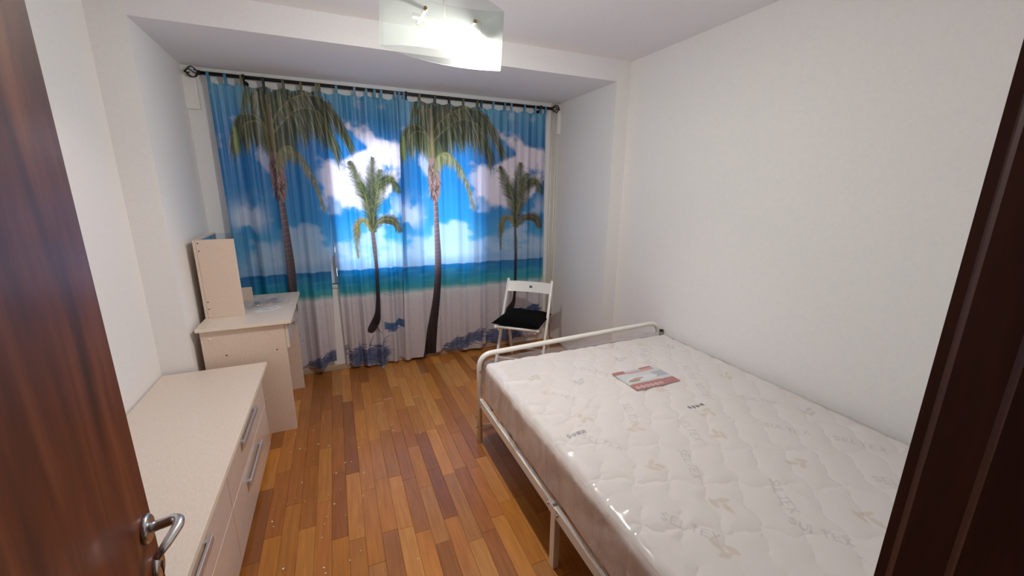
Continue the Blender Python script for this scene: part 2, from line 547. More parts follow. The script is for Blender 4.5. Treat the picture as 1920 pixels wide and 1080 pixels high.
base_plank = bpy.data.meshes.new('plank')
_b = plank_bm(PW - 0.0006, PL - 0.0006); _b.to_mesh(base_plank); _b.free()
base_plank.materials.append(M['plank'])
ta = base_plank.color_attributes.new('tone', 'FLOAT_COLOR', 'POINT')
ta.data.foreach_set('color', [1.0] * (4 * len(base_plank.vertices)))
far_bm = bmesh.new(); far_tone = []
ncol = int((XR - XL) / PW) + 2
count = 0
for i in range(ncol):
    x = XL - 0.02 + PW * (i + 0.5)
    y = YF - 0.25 - rng.random() * PL
    while y < YB:
        L = PL * rng.choice([1.0, 1.0, 1.0, 0.8])
        yc = y + L / 2
        t = rng.choice(tones); v = rng.uniform(1.04, 1.17)
        col = [float(c) for c in lin(np.clip(np.array(t) * v, 0, 255))]
        zz = rng.uniform(-0.0006, 0.0)
        if -0.50 < x < 1.32 and y + L > 0.55 and count < 290:
            o = bpy.data.objects.new('plank', base_plank)
            o.location = (x, yc, zz); o.scale = (1, L / PL, 1)
            o.color = col + [1.0]
            COL.objects.link(o); o.parent = fl
            count += 1
        else:
            n0 = len(far_bm.verts)
            box(far_bm, (x - PW / 2 + 0.0004, y + 0.0004, -0.012), (x + PW / 2 - 0.0004, y + L - 0.0004, zz))
            far_tone += [col] * (len(far_bm.verts) - n0)
        y += L
far = obj('plank_field', far_bm, M['plank'], fl)
far['kind'] = 'stuff'
ca = far.data.color_attributes.new('tone', 'FLOAT_COLOR', 'POINT')
ca.data.foreach_set('color', np.concatenate([np.array(far_tone), np.ones((len(far_tone), 1))], 1).astype(np.float32).reshape(-1))
far.color = (1, 1, 1, 1)

# ------------------------------------------------------------------ window
wn = bpy.data.objects.new('window_1', None); COL.objects.link(wn); wn.location = (0, 0, 0)
struct(wn, 'white framed two sash window behind the curtains', 'window')
FY0, FY1 = YB + 0.03, YB + 0.10
bm = bmesh.new()
for lo, hi in (((WX0, FY0, WZ0), (WX0 + 0.05, FY1, WZ1)), ((WX1 - 0.05, FY0, WZ0), (WX1, FY1, WZ1)),
               ((WX0 + 0.05, FY0, WZ0), (WX1 - 0.05, FY1, WZ0 + 0.05)), ((WX0 + 0.05, FY0, WZ1 - 0.05), (WX1 - 0.05, FY1, WZ1))):
    box(bm, lo, hi, 0.004)
obj('window_frame', bm, M['pvc'], wn)
for (a, b) in ((WX0 + 0.051, 0.588), (0.590, WX1 - 0.051)):
    bm = bmesh.new()
    s = 0.055; z0, z1 = WZ0 + 0.051, WZ1 - 0.051; y0, y1 = FY0 - 0.015, FY1 - 0.01
    for lo, hi in (((a, y0, z0), (a + s, y1, z1)), ((b - s, y0, z0), (b, y1, z1)), ((a + s, y0, z0), (b - s, y1, z0 + s)), ((a + s, y0, z1 - s), (b - s, y1, z1))):
        box(bm, lo, hi, 0.004)
    sh = obj('sash', bm, M['pvc'], wn)
    bxo('pane', (a + s - 0.004, FY0 + 0.02, z0 + s - 0.004), (b - s + 0.004, FY0 + 0.026, z1 - s + 0.004), M['pane'], sh, bev=0)
hb = bmesh.new()
box(hb, (-0.032, FY0 - 0.05, 0.90), (-0.008, FY0 - 0.016, 0.98), 0.004)
box(hb, (-0.028, FY0 - 0.062, 0.915), (-0.012, FY0 - 0.046, 1.03), 0.004)
obj('handle', hb, M['steel'], wn)
bxo('window_sill', (WX0 - 0.01, YB - 0.012, WZ0 - 0.03), (WX1 + 0.01, FY0 + 0.02, WZ0), M['pvc'], wn, bev=0.004)

# heating pipes
for k, (px, lab) in enumerate(((1.945, 'white heating pipe beside the curtain edge, nearer the curtain'), (1.988, 'white heating pipe in the alcove corner, nearer the right pier'))):
    t = thing('heating_pipe', lab, 'pipe', (px, YB - 0.0125, 0), group='heating pipes in the corner')
    obj('pipe', tube(bmesh.new(), [(0, 0, 0.0), (0, 0, ZS)], 0.0115, 16), M['pipe'], t)
    z = 0.72 if k == 0 else 0.62
    obj('coupling', lathe(bmesh.new(), [(0.0118, z - 0.02), (0.0124, z - 0.015), (0.0124, z + 0.015), (0.0118, z + 0.02)], 16), M['pipe'], t)

# ------------------------------------------------------------------ curtain rod
KY = 1.0105           # curtain plane scale (measured at y = 3.49, hung at 3.527)
CY = 3.49 * KY


def cw(x, z):
    return x * KY, 1.55 + (z - 1.55) * KY


def rod_z(x):
    return 2.273 - 0.0050 * (x + 0.70)


rod = thing('curtain_rod', 'long black iron curtain rod with twisted cage finials above the window', 'curtain rod', (0, CY, 0))
RX0, RX1 = -0.735, 1.905
obj('pole', tube(bmesh.new(), [(RX0, 0, rod_z(RX0)), (RX1, 0, rod_z(RX1))], 0.0125, 16), M['iron'], rod)
for sgn, ex in ((-1, RX0), (1, RX1)):
    bm = bmesh.new()
    z0 = rod_z(ex)
    lathe(bm, [(0.0125, 0.0), (0.0155, sgn * 0.004), (0.0155, sgn * 0.012), (0.008, sgn * 0.017)], 16, 'x', (ex, 0, z0))
    fin = obj('finial', bm, M['iron'], rod)
    for w in range(5):
        pts = []
        for i in range(13):
            u = i / 12
            r = 0.031 * math.sin(math.pi * u) ** 0.75 + 0.003
            a = 2 * math.pi * w / 5 + 1.5 * u * sgn
            pts.append((ex + sgn * (0.014 + 0.068 * u), r * math.cos(a), z0 + r * math.sin(a)))
        obj('cage_wire', tube(bmesh.new(), pts, 0.0037, 7), M['iron'], fin)
    bm = bmesh.new()
    bmesh.ops.create_uvsphere(bm, u_segments=10, v_segments=8, radius=0.0075, matrix=Matrix.Translation((ex + sgn * 0.085, 0, z0)))
    obj('tip', bm, M['iron'], fin, True)
for bx in (-0.495, 0.60, 1.80):
    z0 = rod_z(bx)
    bm = bmesh.new()
    lathe(bm, [(0.016, -0.008), (0.0185, -0.006), (0.0185, 0.006), (0.016, 0.008)], 16, 'x', (bx, 0, z0))
    tube(bm, [(bx, 0.005, z0 - 0.016), (bx, 0.02, z0 - 0.03), (bx, YB - CY, z0 - 0.034)], 0.006, 8)
    lathe(bm, [(0.02, YB - CY - 0.004), (0.02, YB - CY)], 16, 'y', (bx, 0, z0 - 0.034))
    tube(bm, [(bx, 0.0, z0 - 0.014), (bx, -0.006, z0 - 0.028)], 0.0055, 8)
    obj('bracket', bm, M['iron'], rod)

# ------------------------------------------------------------------ curtain print, drawn once for a pair of panels (big palm + small palm)
RES = 0.002
CWD, CHT = 640, 1120
gx, gz = np.meshgrid((np.arange(CWD) + 0.5) * RES, (np.arange(CHT) + 0.5) * RES, indexing='ij')
art = np.zeros((CWD, CHT, 3))


def blend(mask, col):
    global art
    art = art * (1 - mask[..., None]) + lin(col) * mask[..., None]


def ramp(z, stops):
    zs = [s[0] for s in stops]
    cs = np.array([lin(s[1]) for s in stops])
    return np.stack([np.interp(z, zs, cs[:, k]) for k in range(3)], -1)


art[:] = ramp(gz, [(0.0, (214, 209, 216)), (0.6, (222, 218, 224)), (0.655, (224, 224, 228)), (0.668, (178, 206, 210)), (0.70, (66, 168, 178)),
                   (0.75, (30, 152, 182)), (0.82, (14, 126, 180)), (0.884, (10, 112, 174)), (0.892, (150, 184, 222)), (0.97, (132, 182, 222)),
                   (1.10, (76, 166, 214)), (1.3, (38, 138, 200)), (1.6, (26, 120, 188)), (1.85, (28, 114, 180)), (2.05, (60, 138, 188)), (2.24, (96, 162, 196))])
# clouds
c1 = fbm(gx * 4.2 + 3, gz * 5.0, 5)
hz = np.exp(-((gz - 1.12) / 0.20) ** 2)
cl = sstep(0.46, 0.62, c1 + 0.13 * hz - 0.06) * sstep(0.90, 1.0, gz) * (1 - sstep(1.36, 1.55, gz))
blend(cl * 0.52, (206, 216, 234))
c2 = fbm(gx * 3.0 + 9, gz * 3.0 + 4, 21)
blob = lambda cx, cz, rx, rz: np.exp(-((gx - cx) / rx) ** 2 - ((gz - cz) / rz) ** 2)
c4 = fbm(gx * 6.5 + 9, gz * 6.5 + 4, 21) - 0.5
cover = np.clip(blob(1.06, 1.82, 0.20, 0.22) + 0.9 * blob(0.80, 1.62, 0.16, 0.26) + 0.9 * blob(0.94, 1.55, 0.22, 0.14), 0, 1)
big = sstep(0.34, 0.72, 0.95 * cover + 1.7 * c4) * sstep(1.28, 1.42, gz)
big = big * sstep(0.56, 0.70, gx)
big = np.maximum(big, 0.45 * sstep(0.35, 0.7, 0.8 * blob(0.27, 1.80, 0.09, 0.13) + 1.5 * c4))
blend(big * 0.93, (232, 222, 232))
c3 = fbm(gx * 9 + 1, gz * 6, 33)
tl = np.exp(-((gx - 0.12) / 0.10) ** 2 - ((gz - 1.32) / 0.10) ** 2)
blend(np.clip(sstep(0.42, 0.6, c3 * 0.8 + tl * 0.35) * tl * 1.3, 0, 0.85), (200, 214, 236))
st = vnoise(gx * 60, gz * 3.0, 40)
blend(0.35 * sstep(0.55, 0.9, st) * sstep(1.9, 2.15, gz), (176, 206, 224))  # pale upright streaks: cloth sheen painted into the print
blend(0.22 * sstep(0.5, 0.9, vnoise(gx * 9, gz * 60, 44)) * sstep(0.68, 0.72, gz) * (1 - sstep(0.84, 0.88, gz)), (96, 190, 200))
blend(0.12 * vnoise(gx * 120, gz * 120, 46) * (1 - sstep(0.6, 0.66, gz)), (150, 140, 150))


def seg(x0, z0, x1, z1, w0, w1, col, al=1.0):
    """antialiased tapering stroke in metres on the print"""
    w = max(w0, w1) + RES * 1.5
    i0 = max(int((min(x0, x1) - w) / RES), 0); i1 = min(int((max(x0, x1) + w) / RES) + 2, CWD)
    j0 = max(int((min(z0, z1) - w) / RES), 0); j1 = min(int((max(z0, z1) + w) / RES) + 2, CHT)
    if i1 <= i0 or j1 <= j0:
        return
    X = gx[i0:i1, j0:j1]; Z = gz[i0:i1, j0:j1]
    dx, dz = x1 - x0, z1 - z0
    L2 = dx * dx + dz * dz + 1e-12
    t = np.clip(((X - x0) * dx + (Z - z0) * dz) / L2, 0, 1)
    d = np.hypot(X - x0 - t * dx, Z - z0 - t * dz)
    m = np.clip((w0 + (w1 - w0) * t - d) / RES + 0.5, 0, 1) * al
    art[i0:i1, j0:j1] = art[i0:i1, j0:j1] * (1 - m[..., None]) + lin(col) * m[..., None]


def spline(P, n):
    P = np.array(P, float)
    t = np.linspace(0, len(P) - 1, n)
    out = []
    for u in t:
        i = min(int(u), len(P) - 2); f = u - i
        p0 = P[max(i - 1, 0)]; p1 = P[i]; p2 = P[i + 1]; p3 = P[min(i + 2, len(P) - 1)]
        out.append(0.5 * ((2 * p1) + (-p0 + p2) * f + (2 * p0 - 5 * p1 + 4 * p2 - p3) * f * f + (-p0 + 3 * p1 - 3 * p2 + p3) * f ** 3))
    return np.array(out)


pr = random.Random(3)
GREENS = [(54, 66, 42), (68, 80, 50), (86, 96, 62), (44, 54, 38), (106, 112, 76), (36, 44, 36), (76, 86, 58)]
PALE = [(128, 128, 102), (142, 138, 114), (108, 112, 84), (156, 148, 124)]


def frond(P, n, l0, l1, ang0, ang1, spread=0.25, w=0.0032, pal=GREENS, pale=0.18, both=0.0, rib=(120, 120, 80)):
    C = spline(P, n)
    for k in range(n - 1, -1, -1):
        u = k / (n - 1)
        ln = (l0 + (l1 - l0) * u) * pr.uniform(0.7, 1.1)
        a = math.radians(ang0 + (ang1 - ang0) * u) + pr.gauss(0, spread * 0.4)
        if pr.random() < both:
            a = a + math.radians(pr.uniform(60, 110))
        x, z = C[k]
        x += pr.uniform(-0.004, 0.004); z += pr.uniform(-0.004, 0.004)
        col = pr.choice(PALE if pr.random() < pale else pal)
        xm = x + math.sin(a) * ln * 0.5; zm = z - math.cos(a) * ln * 0.5
        a2 = a * 0.6
        seg(x, z, xm, zm, w, w * 0.9, col, 0.92)
        seg(xm, zm, xm + math.sin(a2) * ln * 0.5, zm - math.cos(a2) * ln * 0.5, w * 0.9, w * 0.25, col, 0.85)
    if rib:
        for k in range(n - 1):
            seg(*C[k], *C[k + 1], 0.0045 * (1 - k / n) + 0.0012, 0.0045 * (1 - (k + 1) / n) + 0.001, rib, 0.85)


# big palm trunk
TR = spline([(0.240, -0.02), (0.256, 0.12), (0.293, 0.36), (0.330, 0.60), (0.347, 0.78), (0.354, 0.95), (0.352, 1.19), (0.348, 1.47)], 140)
for k in range(len(TR) - 1):
    x, z = TR[k]
    hw = float(np.interp(z, [0, 0.1, 0.36, 0.65, 0.95, 1.2, 1.47], [0.060, 0.050, 0.036, 0.030, 0.026, 0.021, 0.017]))
    dk = float(np.interp(z, [0.0, 0.55, 0.75, 1.0, 1.3], [0.42, 0.45, 0.75, 0.95, 1.15]))
    base = np.array((92, 78, 84)) * dk
    for q in range(5):
        o = (q - 2) / 2.5
        sh = 1.12 - 0.28 * o
        seg(x + o * hw, z, TR[k + 1][0] + o * hw, TR[k + 1][1], hw * 0.28, hw * 0.28, np.clip(base * sh, 0, 255))
    if k % 3 == 0 and z > 0.45:
        seg(x - hw, z, x + hw * 0.8, z + 0.006, 0.0022, 0.0014, np.clip(base * 1.75, 0, 235), 0.6)
    if k % 3 == 1:
        seg(x - hw, z, x + hw, z + 0.004, 0.0016, 0.0016, base * 0.5, 0.6)
# fronds behind
for k in range(420):                      # dense shaded undercoat of the crown
    u = pr.random()
    x = 0.26 + 0.46 * u + pr.gauss(0, 0.02)
    zt = 2.20 - 0.05 * abs(u - 0.55) - pr.uniform(0, 0.14)
    ln = pr.uniform(0.08, 0.20)
    a = (x - 0.33) * 0.7 + pr.gauss(0, 0.15)
    seg(x, zt, x + math.sin(a) * ln, zt - ln, 0.0048, 0.0016, pr.choice([(40, 50, 40), (52, 62, 46), (34, 44, 42), (64, 74, 54)]), 0.85)
for k in range(260):                      # hanging mass from the top hem
    x = pr.uniform(0.20, 0.66)
    zt = pr.uniform(2.12, 2.26)
    ln = pr.uniform(0.10, 0.30) * (0.75 if 0.30 < x < 0.40 else 1.0)
    a = (x - 0.33) * 0.9 + pr.gauss(0, 0.12)
    col = pr.choice(GREENS if pr.random() < 0.8 else PALE)
    seg(x, zt, x + math.sin(a) * ln, zt - ln, 0.0046, 0.0012, col, 0.9)
frond([(0.33, 1.93), (0.40, 2.07), (0.52, 2.17), (0.64, 2.185), (0.735, 2.13), (0.785, 2.02), (0.79, 1.93)], 270, 0.30, 0.19, 4, 34, w=0.0036)
frond([(0.34, 1.90), (0.42, 2.00), (0.53, 2.09), (0.63, 2.09), (0.70, 2.02), (0.73, 1.93)], 230, 0.26, 0.26, 2, 14, w=0.0036, pal=GREENS[:4] + [(34, 44, 32)])
frond([(0.32, 1.90), (0.29, 1.98), (0.235, 2.03), (0.175, 2.025), (0.125, 1.985), (0.095, 1.91)], 230, 0.20, 0.20, 12, -4, w=0.0038, pal=GREENS[:4] + [(36, 46, 30)])
frond([(0.33, 1.86), (0.30, 1.95), (0.25, 1.99), (0.19, 1.97), (0.16, 1.92)], 80, 0.24, 0.17, 10, 2, w=0.0046, pal=[(44, 54, 34), (58, 70, 40), (78, 88, 52)])
for k in range(40):
    x = pr.uniform(0.10, 0.125)
    z = pr.uniform(1.82, 1.95)
    seg(x, z, x + pr.uniform(-0.006, 0.012), z - 0.08, 0.004, 0.001, pr.choice([(118, 140, 62), (96, 122, 54)]), 0.8)
# petioles and boot fibre
for (xa, za, xb, zb, w, c) in ((0.330, 2.16, 0.338, 1.74, 0.011, (132, 116, 86)), (0.348, 2.10, 0.345, 1.74, 0.008, (120, 112, 76)), (0.312, 2.05, 0.330, 1.72, 0.009, (104, 98, 62)),
                              (0.385, 1.82, 0.355, 1.70, 0.010, (92, 92, 60)), (0.29, 1.95, 0.32, 1.74, 0.008, (110, 104, 66))):
    seg(xa, za, xb, zb, w * 0.7, w, c, 0.95)
for k in range(70):
    z = 1.44 + 0.34 * k / 69
    hw = float(np.interp(z, [1.44, 1.50, 1.60, 1.70, 1.78], [0.018, 0.036, 0.046, 0.040, 0.026]))
    c = float(np.interp(z, [1.44, 1.62, 1.78], [0.349, 0.343, 0.338]))
    seg(c - hw, z, c + hw, z, 0.004, 0.004, (136, 108, 104), 1.0)
for k in range(70):
    z = pr.uniform(1.47, 1.76)
    hw = float(np.interp(z, [1.44, 1.50, 1.60, 1.70, 1.78], [0.014, 0.032, 0.042, 0.036, 0.022]))
    x = 0.343 + pr.uniform(-hw, hw)
    seg(x, z, x + pr.choice([-1, 1]) * pr.uniform(0.006, 0.02), z - pr.uniform(0.02, 0.05), 0.003, 0.0016, pr.choice([(58, 42, 44), (84, 62, 62), (176, 146, 136), (50, 38, 40)]), 0.85)
frond([(0.36, 1.77), (0.395, 1.815), (0.44, 1.83), (0.50, 1.78), (0.556, 1.67), (0.603, 1.53), (0.634, 1.385)], 120, 0.15, 0.045, -6, -14, w=0.0036,
      pal=[(104, 110, 66), (126, 126, 80), (150, 140, 100), (86, 94, 56)], pale=0.4, rib=(120, 118, 74))
frond([(0.40, 1.81), (0.45, 1.82), (0.51, 1.755), (0.565, 1.64), (0.61, 1.50)], 60, 0.05, 0.03, 40, 40, w=0.003, pal=[(96, 104, 62), (116, 118, 74)], rib=None)

# small palm
SM = spline([(0.905, 0.36), (0.925, 0.40), (0.957, 0.47), (0.972, 0.60), (0.978, 0.80), (0.978, 0.98), (0.968, 1.22)], 90)
for k in range(len(SM) - 1):
    x, z = SM[k]
    hw = float(np.interp(z, [0.36, 0.42, 0.5, 0.7, 0.95, 1.05, 1.2], [0.034, 0.030, 0.020, 0.014, 0.0135, 0.017, 0.012]))
    dk = float(np.interp(z, [0.36, 0.85, 1.0, 1.2], [0.42, 0.5, 1.05, 1.2]))
    seg(x, z, *SM[k + 1], hw, hw, np.array((98, 84, 84)) * dk)
    if k % 2 == 0 and z > 0.9:
        seg(x - hw, z, x + hw, z + 0.006, 0.002, 0.001, (176, 150, 128), 0.7)
for k in range(9):
    seg(0.93 + pr.uniform(-0.02, 0.02), 0.40, 0.90 + pr.uniform(-0.02, 0.11), 0.345 + pr.uniform(-0.02, 0.015), 0.006, 0.001, (52, 44, 50), 0.9)
SG = [(46, 60, 36), (58, 72, 40), (72, 84, 46), (38, 48, 32), (100, 102, 60)]


def sfrond(P, n, ll, w=0.0036, pal=SG):
    n = int(n * 1.5); ll = ll * 1.12
    C = spline(P, n)
    for k in range(n):
        u = k / (n - 1)
        d = C[min(k + 1, n - 1)] - C[max(k - 1, 0)]
        base = math.atan2(d[1], d[0])
        for sd in (-1, 1):
            a = base + sd * math.radians(38)
            L = ll * math.sin(math.pi * (0.12 + 0.83 * u)) * pr.uniform(0.7, 1.1)
            x, z = C[k]
            seg(x, z, x + math.cos(a) * L, z + math.sin(a) * L - 0.25 * L, w, w * 0.25, pr.choice(pal), 0.92)
    for k in range(n - 1):
        seg(*C[k], *C[k + 1], 0.0042 * (1 - k / n) + 0.001, 0.0042 * (1 - k / n), (126, 122, 74), 0.9)


sfrond([(0.966, 1.20), (0.975, 1.45), (0.995, 1.62), (1.01, 1.77)], 46, 0.10)
sfrond([(0.966, 1.20), (0.93, 1.45), (0.885, 1.62), (0.838, 1.735)], 44, 0.085)
sfrond([(0.966, 1.20), (1.01, 1.42), (1.07, 1.58), (1.14, 1.615), (1.20, 1.51)], 50, 0.10)
sfrond([(0.966, 1.20), (0.95, 1.40), (0.925, 1.52), (0.90, 1.58)], 30, 0.08)
sfrond([(0.966, 1.20), (1.00, 1.40), (1.04, 1.56), (1.06, 1.68)], 36, 0.09)
sfrond([(0.966, 1.19), (1.02, 1.27), (1.09, 1.295), (1.15, 1.27), (1.195, 1.19)], 40, 0.085, pal=[(56, 62, 40), (70, 66, 44), (92, 84, 56)])
sfrond([(0.966, 1.19), (0.925, 1.28), (0.875, 1.27), (0.845, 1.17), (0.845, 0.99)], 44, 0.055, pal=[(150, 132, 84), (124, 114, 68), (96, 92, 54)])
# palm shadows on the sand
SHC = [(104, 118, 156), (88, 104, 146), (122, 134, 166), (74, 88, 126)]
for k in range(160):
    u = pr.random()
    seg(0.42 + 0.24 * u, 0.09 + 0.10 * u + pr.gauss(0, 0.02), 0.47 + 0.22 * u, 0.10 + 0.10 * u + pr.gauss(0, 0.02), 0.012, 0.006, (112, 126, 162), 0.35)
    seg(0.73 + 0.27 * u, 0.12 + pr.gauss(0, 0.04), 0.76 + 0.27 * u, 0.13 + pr.gauss(0, 0.04), 0.012, 0.006, (112, 126, 162), 0.35)
for k in range(230):
    u = pr.random()
    x = 0.37 + 0.29 * u; z = 0.06 + 0.13 * u + pr.gauss(0, 0.028)
    L = pr.uniform(0.03, 0.09)
    a = pr.uniform(-0.5, 1.0)
    seg(x, z, x + math.cos(a) * L, z + math.sin(a) * L, 0.006, 0.0015, pr.choice(SHC), 0.75)
for k in range(260):
    u = pr.random()
    x = 0.71 + 0.30 * u; z = 0.12 - 0.03 * u + pr.gauss(0, 0.05)
    L = pr.uniform(0.03, 0.09)
    a = pr.uniform(-0.4, 1.2)
    seg(x, z, x + math.cos(a) * L, z + math.sin(a) * L, 0.007, 0.0015, pr.choice(SHC), 0.75)
for k in range(60):
    x = pr.uniform(1.02, 1.19); z = pr.uniform(0.34, 0.40) + 0.02 * math.sin(x * 40)
    seg(x, z, x + pr.uniform(0.02, 0.05), z + pr.uniform(-0.01, 0.01), 0.011, 0.005, pr.choice([(70, 108, 160), (84, 120, 168)]), 0.8)
for k in range(14):
    x = pr.uniform(0.05, 1.2); z = pr.uniform(0.15, 0.6)
    seg(x, z, x + 0.003, z + 0.008, 0.003, 0.001, (70, 66, 80), 0.7)
# a dark branch line along the shore
bp = spline([(1.02, 0.655), (1.08, 0.648), (1.14, 0.652), (1.24, 0.660)], 20)
for k in range(19):
    seg(*bp[k], *bp[k + 1], 0.002, 0.002, (90, 110, 130), 0.7)
art = np.clip(art, 0.004, 0.9)


def sample_art(X, Z):
    fx = np.clip(X / RES - 0.5, 0, CWD - 1.001); fz = np.clip(Z / RES - 0.5, 0, CHT - 1.001)
    i = fx.astype(int); j2_ = fz.astype(int); a = (fx - i)[..., None]; b = (fz - j2_)[..., None]
    return (art[i, j2_] * (1 - a) + art[i + 1, j2_] * a) * (1 - b) + (art[i, j2_ + 1] * (1 - a) + art[i + 1, j2_ + 1] * a) * b


def make_curtain(label, L, Rr, tabs, warp, hem, fold, nx, nz, yoff):
    """L/Rr: lists of (z, x) edges; tabs: x on the rod; warp: (world x list, print x list); hem(t) height; fold(t, v, x) depth"""
    root = thing('curtain', label, 'curtain', (0, CY, 0), group='palm beach print curtains')
    t = np.linspace(0, 1, nx)[:, None] * np.ones((1, nz)); v = np.ones((nx, 1)) * np.linspace(0, 1, nz)[None, :]
    tabs = np.array(tabs)
    xt = np.interp(2.2, [p[0] for p in L], [p[1] for p in L]); xrt = np.interp(2.2, [p[0] for p in Rr], [p[1] for p in Rr])
    x_top = xt + (xrt - xt) * t
    dmin = np.min(np.abs(x_top[..., None] - tabs), -1)
    gap = np.interp(x_top, (tabs[:-1] + tabs[1:]) / 2, np.diff(tabs)) if len(tabs) > 1 else 0.1
    zt = 2.216 - 0.007 * np.abs(x_top) - 0.016 * np.clip(dmin / 0.05, 0, 1) ** 1.3 + 0.006
    z = zt + (hem(t) - zt) * v
    xl = np.interp(z, [p[0] for p in L], [p[1] for p in L]); xr = np.interp(z, [p[0] for p in Rr], [p[1] for p in Rr])
    x = xl + (xr - xl) * t
    X = np.interp(x, warp[0], warp[1])
    cols = sample_art(X, z)
    y = fold(t, v, x) + yoff + 0.0034 * (vnoise(x * 70 + 9, v * 2.6 + 3 * x + 5, 201) - 0.5) + 0.0022 * (vnoise(x * 150 + 40, v * 4 - 5 * x + 30, 202) - 0.5)
    P = np.stack([x * KY, y, 1.55 + (z - 1.55) * KY], -1)
    grid_mesh('cloth', P, cols, M['curtain'], root)
    for tx in tabs:
        c = sample_art(np.array([[float(np.interp(tx, warp[0], warp[1]))]]), np.array([[2.18]]))[0, 0] * 0.8
        wx, rz = tx * KY, rod_z(tx * KY)
        prof = []
        zb = 1.55 + (2.216 - 0.007 * abs(tx) - 1.55) * KY - 0.012
        for a in np.linspace(0, math.pi, 9):
            prof.append((-0.0135 * math.cos(a), rz + 0.0135 * math.sin(a)))
        prof = [(yoff - 0.004, zb), (-0.011, (zb + rz) / 2)] + prof + [(0.011, (zb + rz) / 2), (yoff + 0.004, zb)]
        wv = 0.0085
        G = np.array([[(wx + s * wv, p[0], p[1]) for p in prof] for s in (-1, 1)])
        grid_mesh('tab', G, np.ones(G.shape) * c, M['curtain'], root)
    return root


tabx = lambda px: np.interp(px, [388, 598, 747, 902, 1025], [-0.70, -0.031, 0.531, 1.211, 1.835])
sn = np.sin
make_curtain('leftmost printed curtain panel with large palm trunk behind the desk',
             [(0, -0.690), (2.3, -0.700)], [(0, -0.092), (0.2, -0.088), (0.9, -0.064), (1.36, -0.030), (2.3, -0.030)],
             tabx([391, 421, 450, 490, 528, 563, 594]), ([-0.70, 0.02], [0.0, 0.72]),
             lambda t: 0.10 - 0.035 * np.exp(-((t - 0.80) / 0.09) ** 2) + 0.02 * t,
             lambda t, v, x: (0.007 + 0.014 * v) * sn(x * 40 + 0.6 * v) + (0.003 + 0.008 * v) * sn(x * 77 + 1) - 0.03 * np.exp(-((t - 0.80) / 0.10) ** 2) * sstep(0.6, 1.0, v) + 0.003 * sn(x * 130 + 3 * v) * (1 - v),
             260, 480, 0.004)
make_curtain('second palm curtain panel from the left, tightly gathered, with small palm',
             [(0, -0.014), (0.9, -0.020), (1.36, -0.029), (2.3, -0.031)], [(0, 0.50), (2.3, 0.555)],
             tabx([600, 630, 663, 685, 701, 714, 741]), ([-0.031, 0.0, 0.282, 0.56], [0.669, 0.70, 0.98, 1.26]),
             lambda t: 0.05 - 0.03 * np.exp(-((t - 0.55) / 0.2) ** 2) + 0.006 * sn(t * 30),
             lambda t, v, x: (0.006 + 0.015 * v) * sn(x * 58 + 0.8 * v + 0.5) + (0.008) * sn(x * 101 + 2) - 0.028 * np.exp(-((t - 0.30) / 0.06) ** 2) * (1 - 0.4 * v) - 0.028 * np.exp(-((t - 0.56) / 0.05) ** 2) * (1 - 0.3 * v) - 0.03 * np.exp(-((t - 0.5) / 0.12) ** 2) * sstep(0.7, 1.0, v),
             260, 480, 0.012)
make_curtain('third palm curtain panel from the left with large palm, right of the gathered one',
             [(0, 0.464), (2.3, 0.536)], [(0, 1.200), (2.3, 1.213)],
             tabx([749, 757, 785, 813, 840, 867, 895]), ([0.45, 0.49, 0.565, 0.80, 1.136, 1.22], [0.02, 0.06, 0.126, 0.352, 0.633, 0.70]),
             lambda t: 0.055 - 0.008 * sn(t * 9) + 0.012 * t,
             lambda t, v, x: (0.006 + 0.010 * v) * sn(x * 47 + 0.5 * v) + 0.006 * sn(x * 83 + 1.3) + 0.02 * v * sn(x * 9 + 0.3) - 0.012 * np.exp(-(t / 0.06) ** 2),
             260, 480, -0.010)
make_curtain('rightmost printed curtain panel with small palm behind the folding chair',
             [(0, 1.196), (2.3, 1.209)], [(0, 1.862), (0.7, 1.856), (2.3, 1.836)],
             tabx([903, 924, 945, 957, 982, 1003, 1014, 1023]), ([1.19, 1.21, 1.555, 1.87], [0.66, 0.68, 0.98, 1.245]),
             lambda t: 0.075 + 0.03 * t + 0.006 * sn(t * 14),
             lambda t, v, x: (0.006 + 0.010 * v) * sn(x * 44 + 1.4) + 0.006 * sn(x * 90) + 0.012 * v * sn(x * 11),
             240, 480, 0.004)

# ------------------------------------------------------------------ glass pendant lamp
LX, LY, LZ = 0.473, 1.80, 2.17
lamp = thing('pendant_lamp', 'lit pendant lamp of two curved frosted glass plates below the ceiling', 'lamp', (LX, LY, LZ))
lamp.rotation_euler = (0, math.radians(4.1), 0)


def plate(bulge, zlo, zhi, half, th=0.006, n=28):
    """glass plate curved in plan: bulge towards -y when negative"""
    us = np.linspace(-1, 1, n)
    bm = bmesh.new()
    outer = []
    for s in (0, 1):
        col = []
        for u in us:
            y = bulge * (1 - u * u) + (th if s else 0)
            col.append([bm.verts.new((u * half, y, z)) for z in (zlo, zhi)])
        outer.append(col)
    for i in range(n - 1):
        a, b = outer[0], outer[1]
        for q in ((a[i][0], a[i + 1][0], a[i + 1][1], a[i][1]), (b[i][0], b[i][1], b[i + 1][1], b[i + 1][0]),
                  (a[i][0], b[i][0], b[i + 1][0], a[i + 1][0]), (a[i][1], a[i + 1][1], b[i + 1][1], b[i][1])):
            bm.faces.new(q).smooth = True
    for i in (0, n - 1):
        a, b = outer[0][i], outer[1][i]
        bm.faces.new((a[0], a[1], b[1], b[0]))
    bmesh.ops.recalc_face_normals(bm, faces=bm.faces[:])
    me_edges = [e for e in bm.edges if e.is_boundary]
    return bm


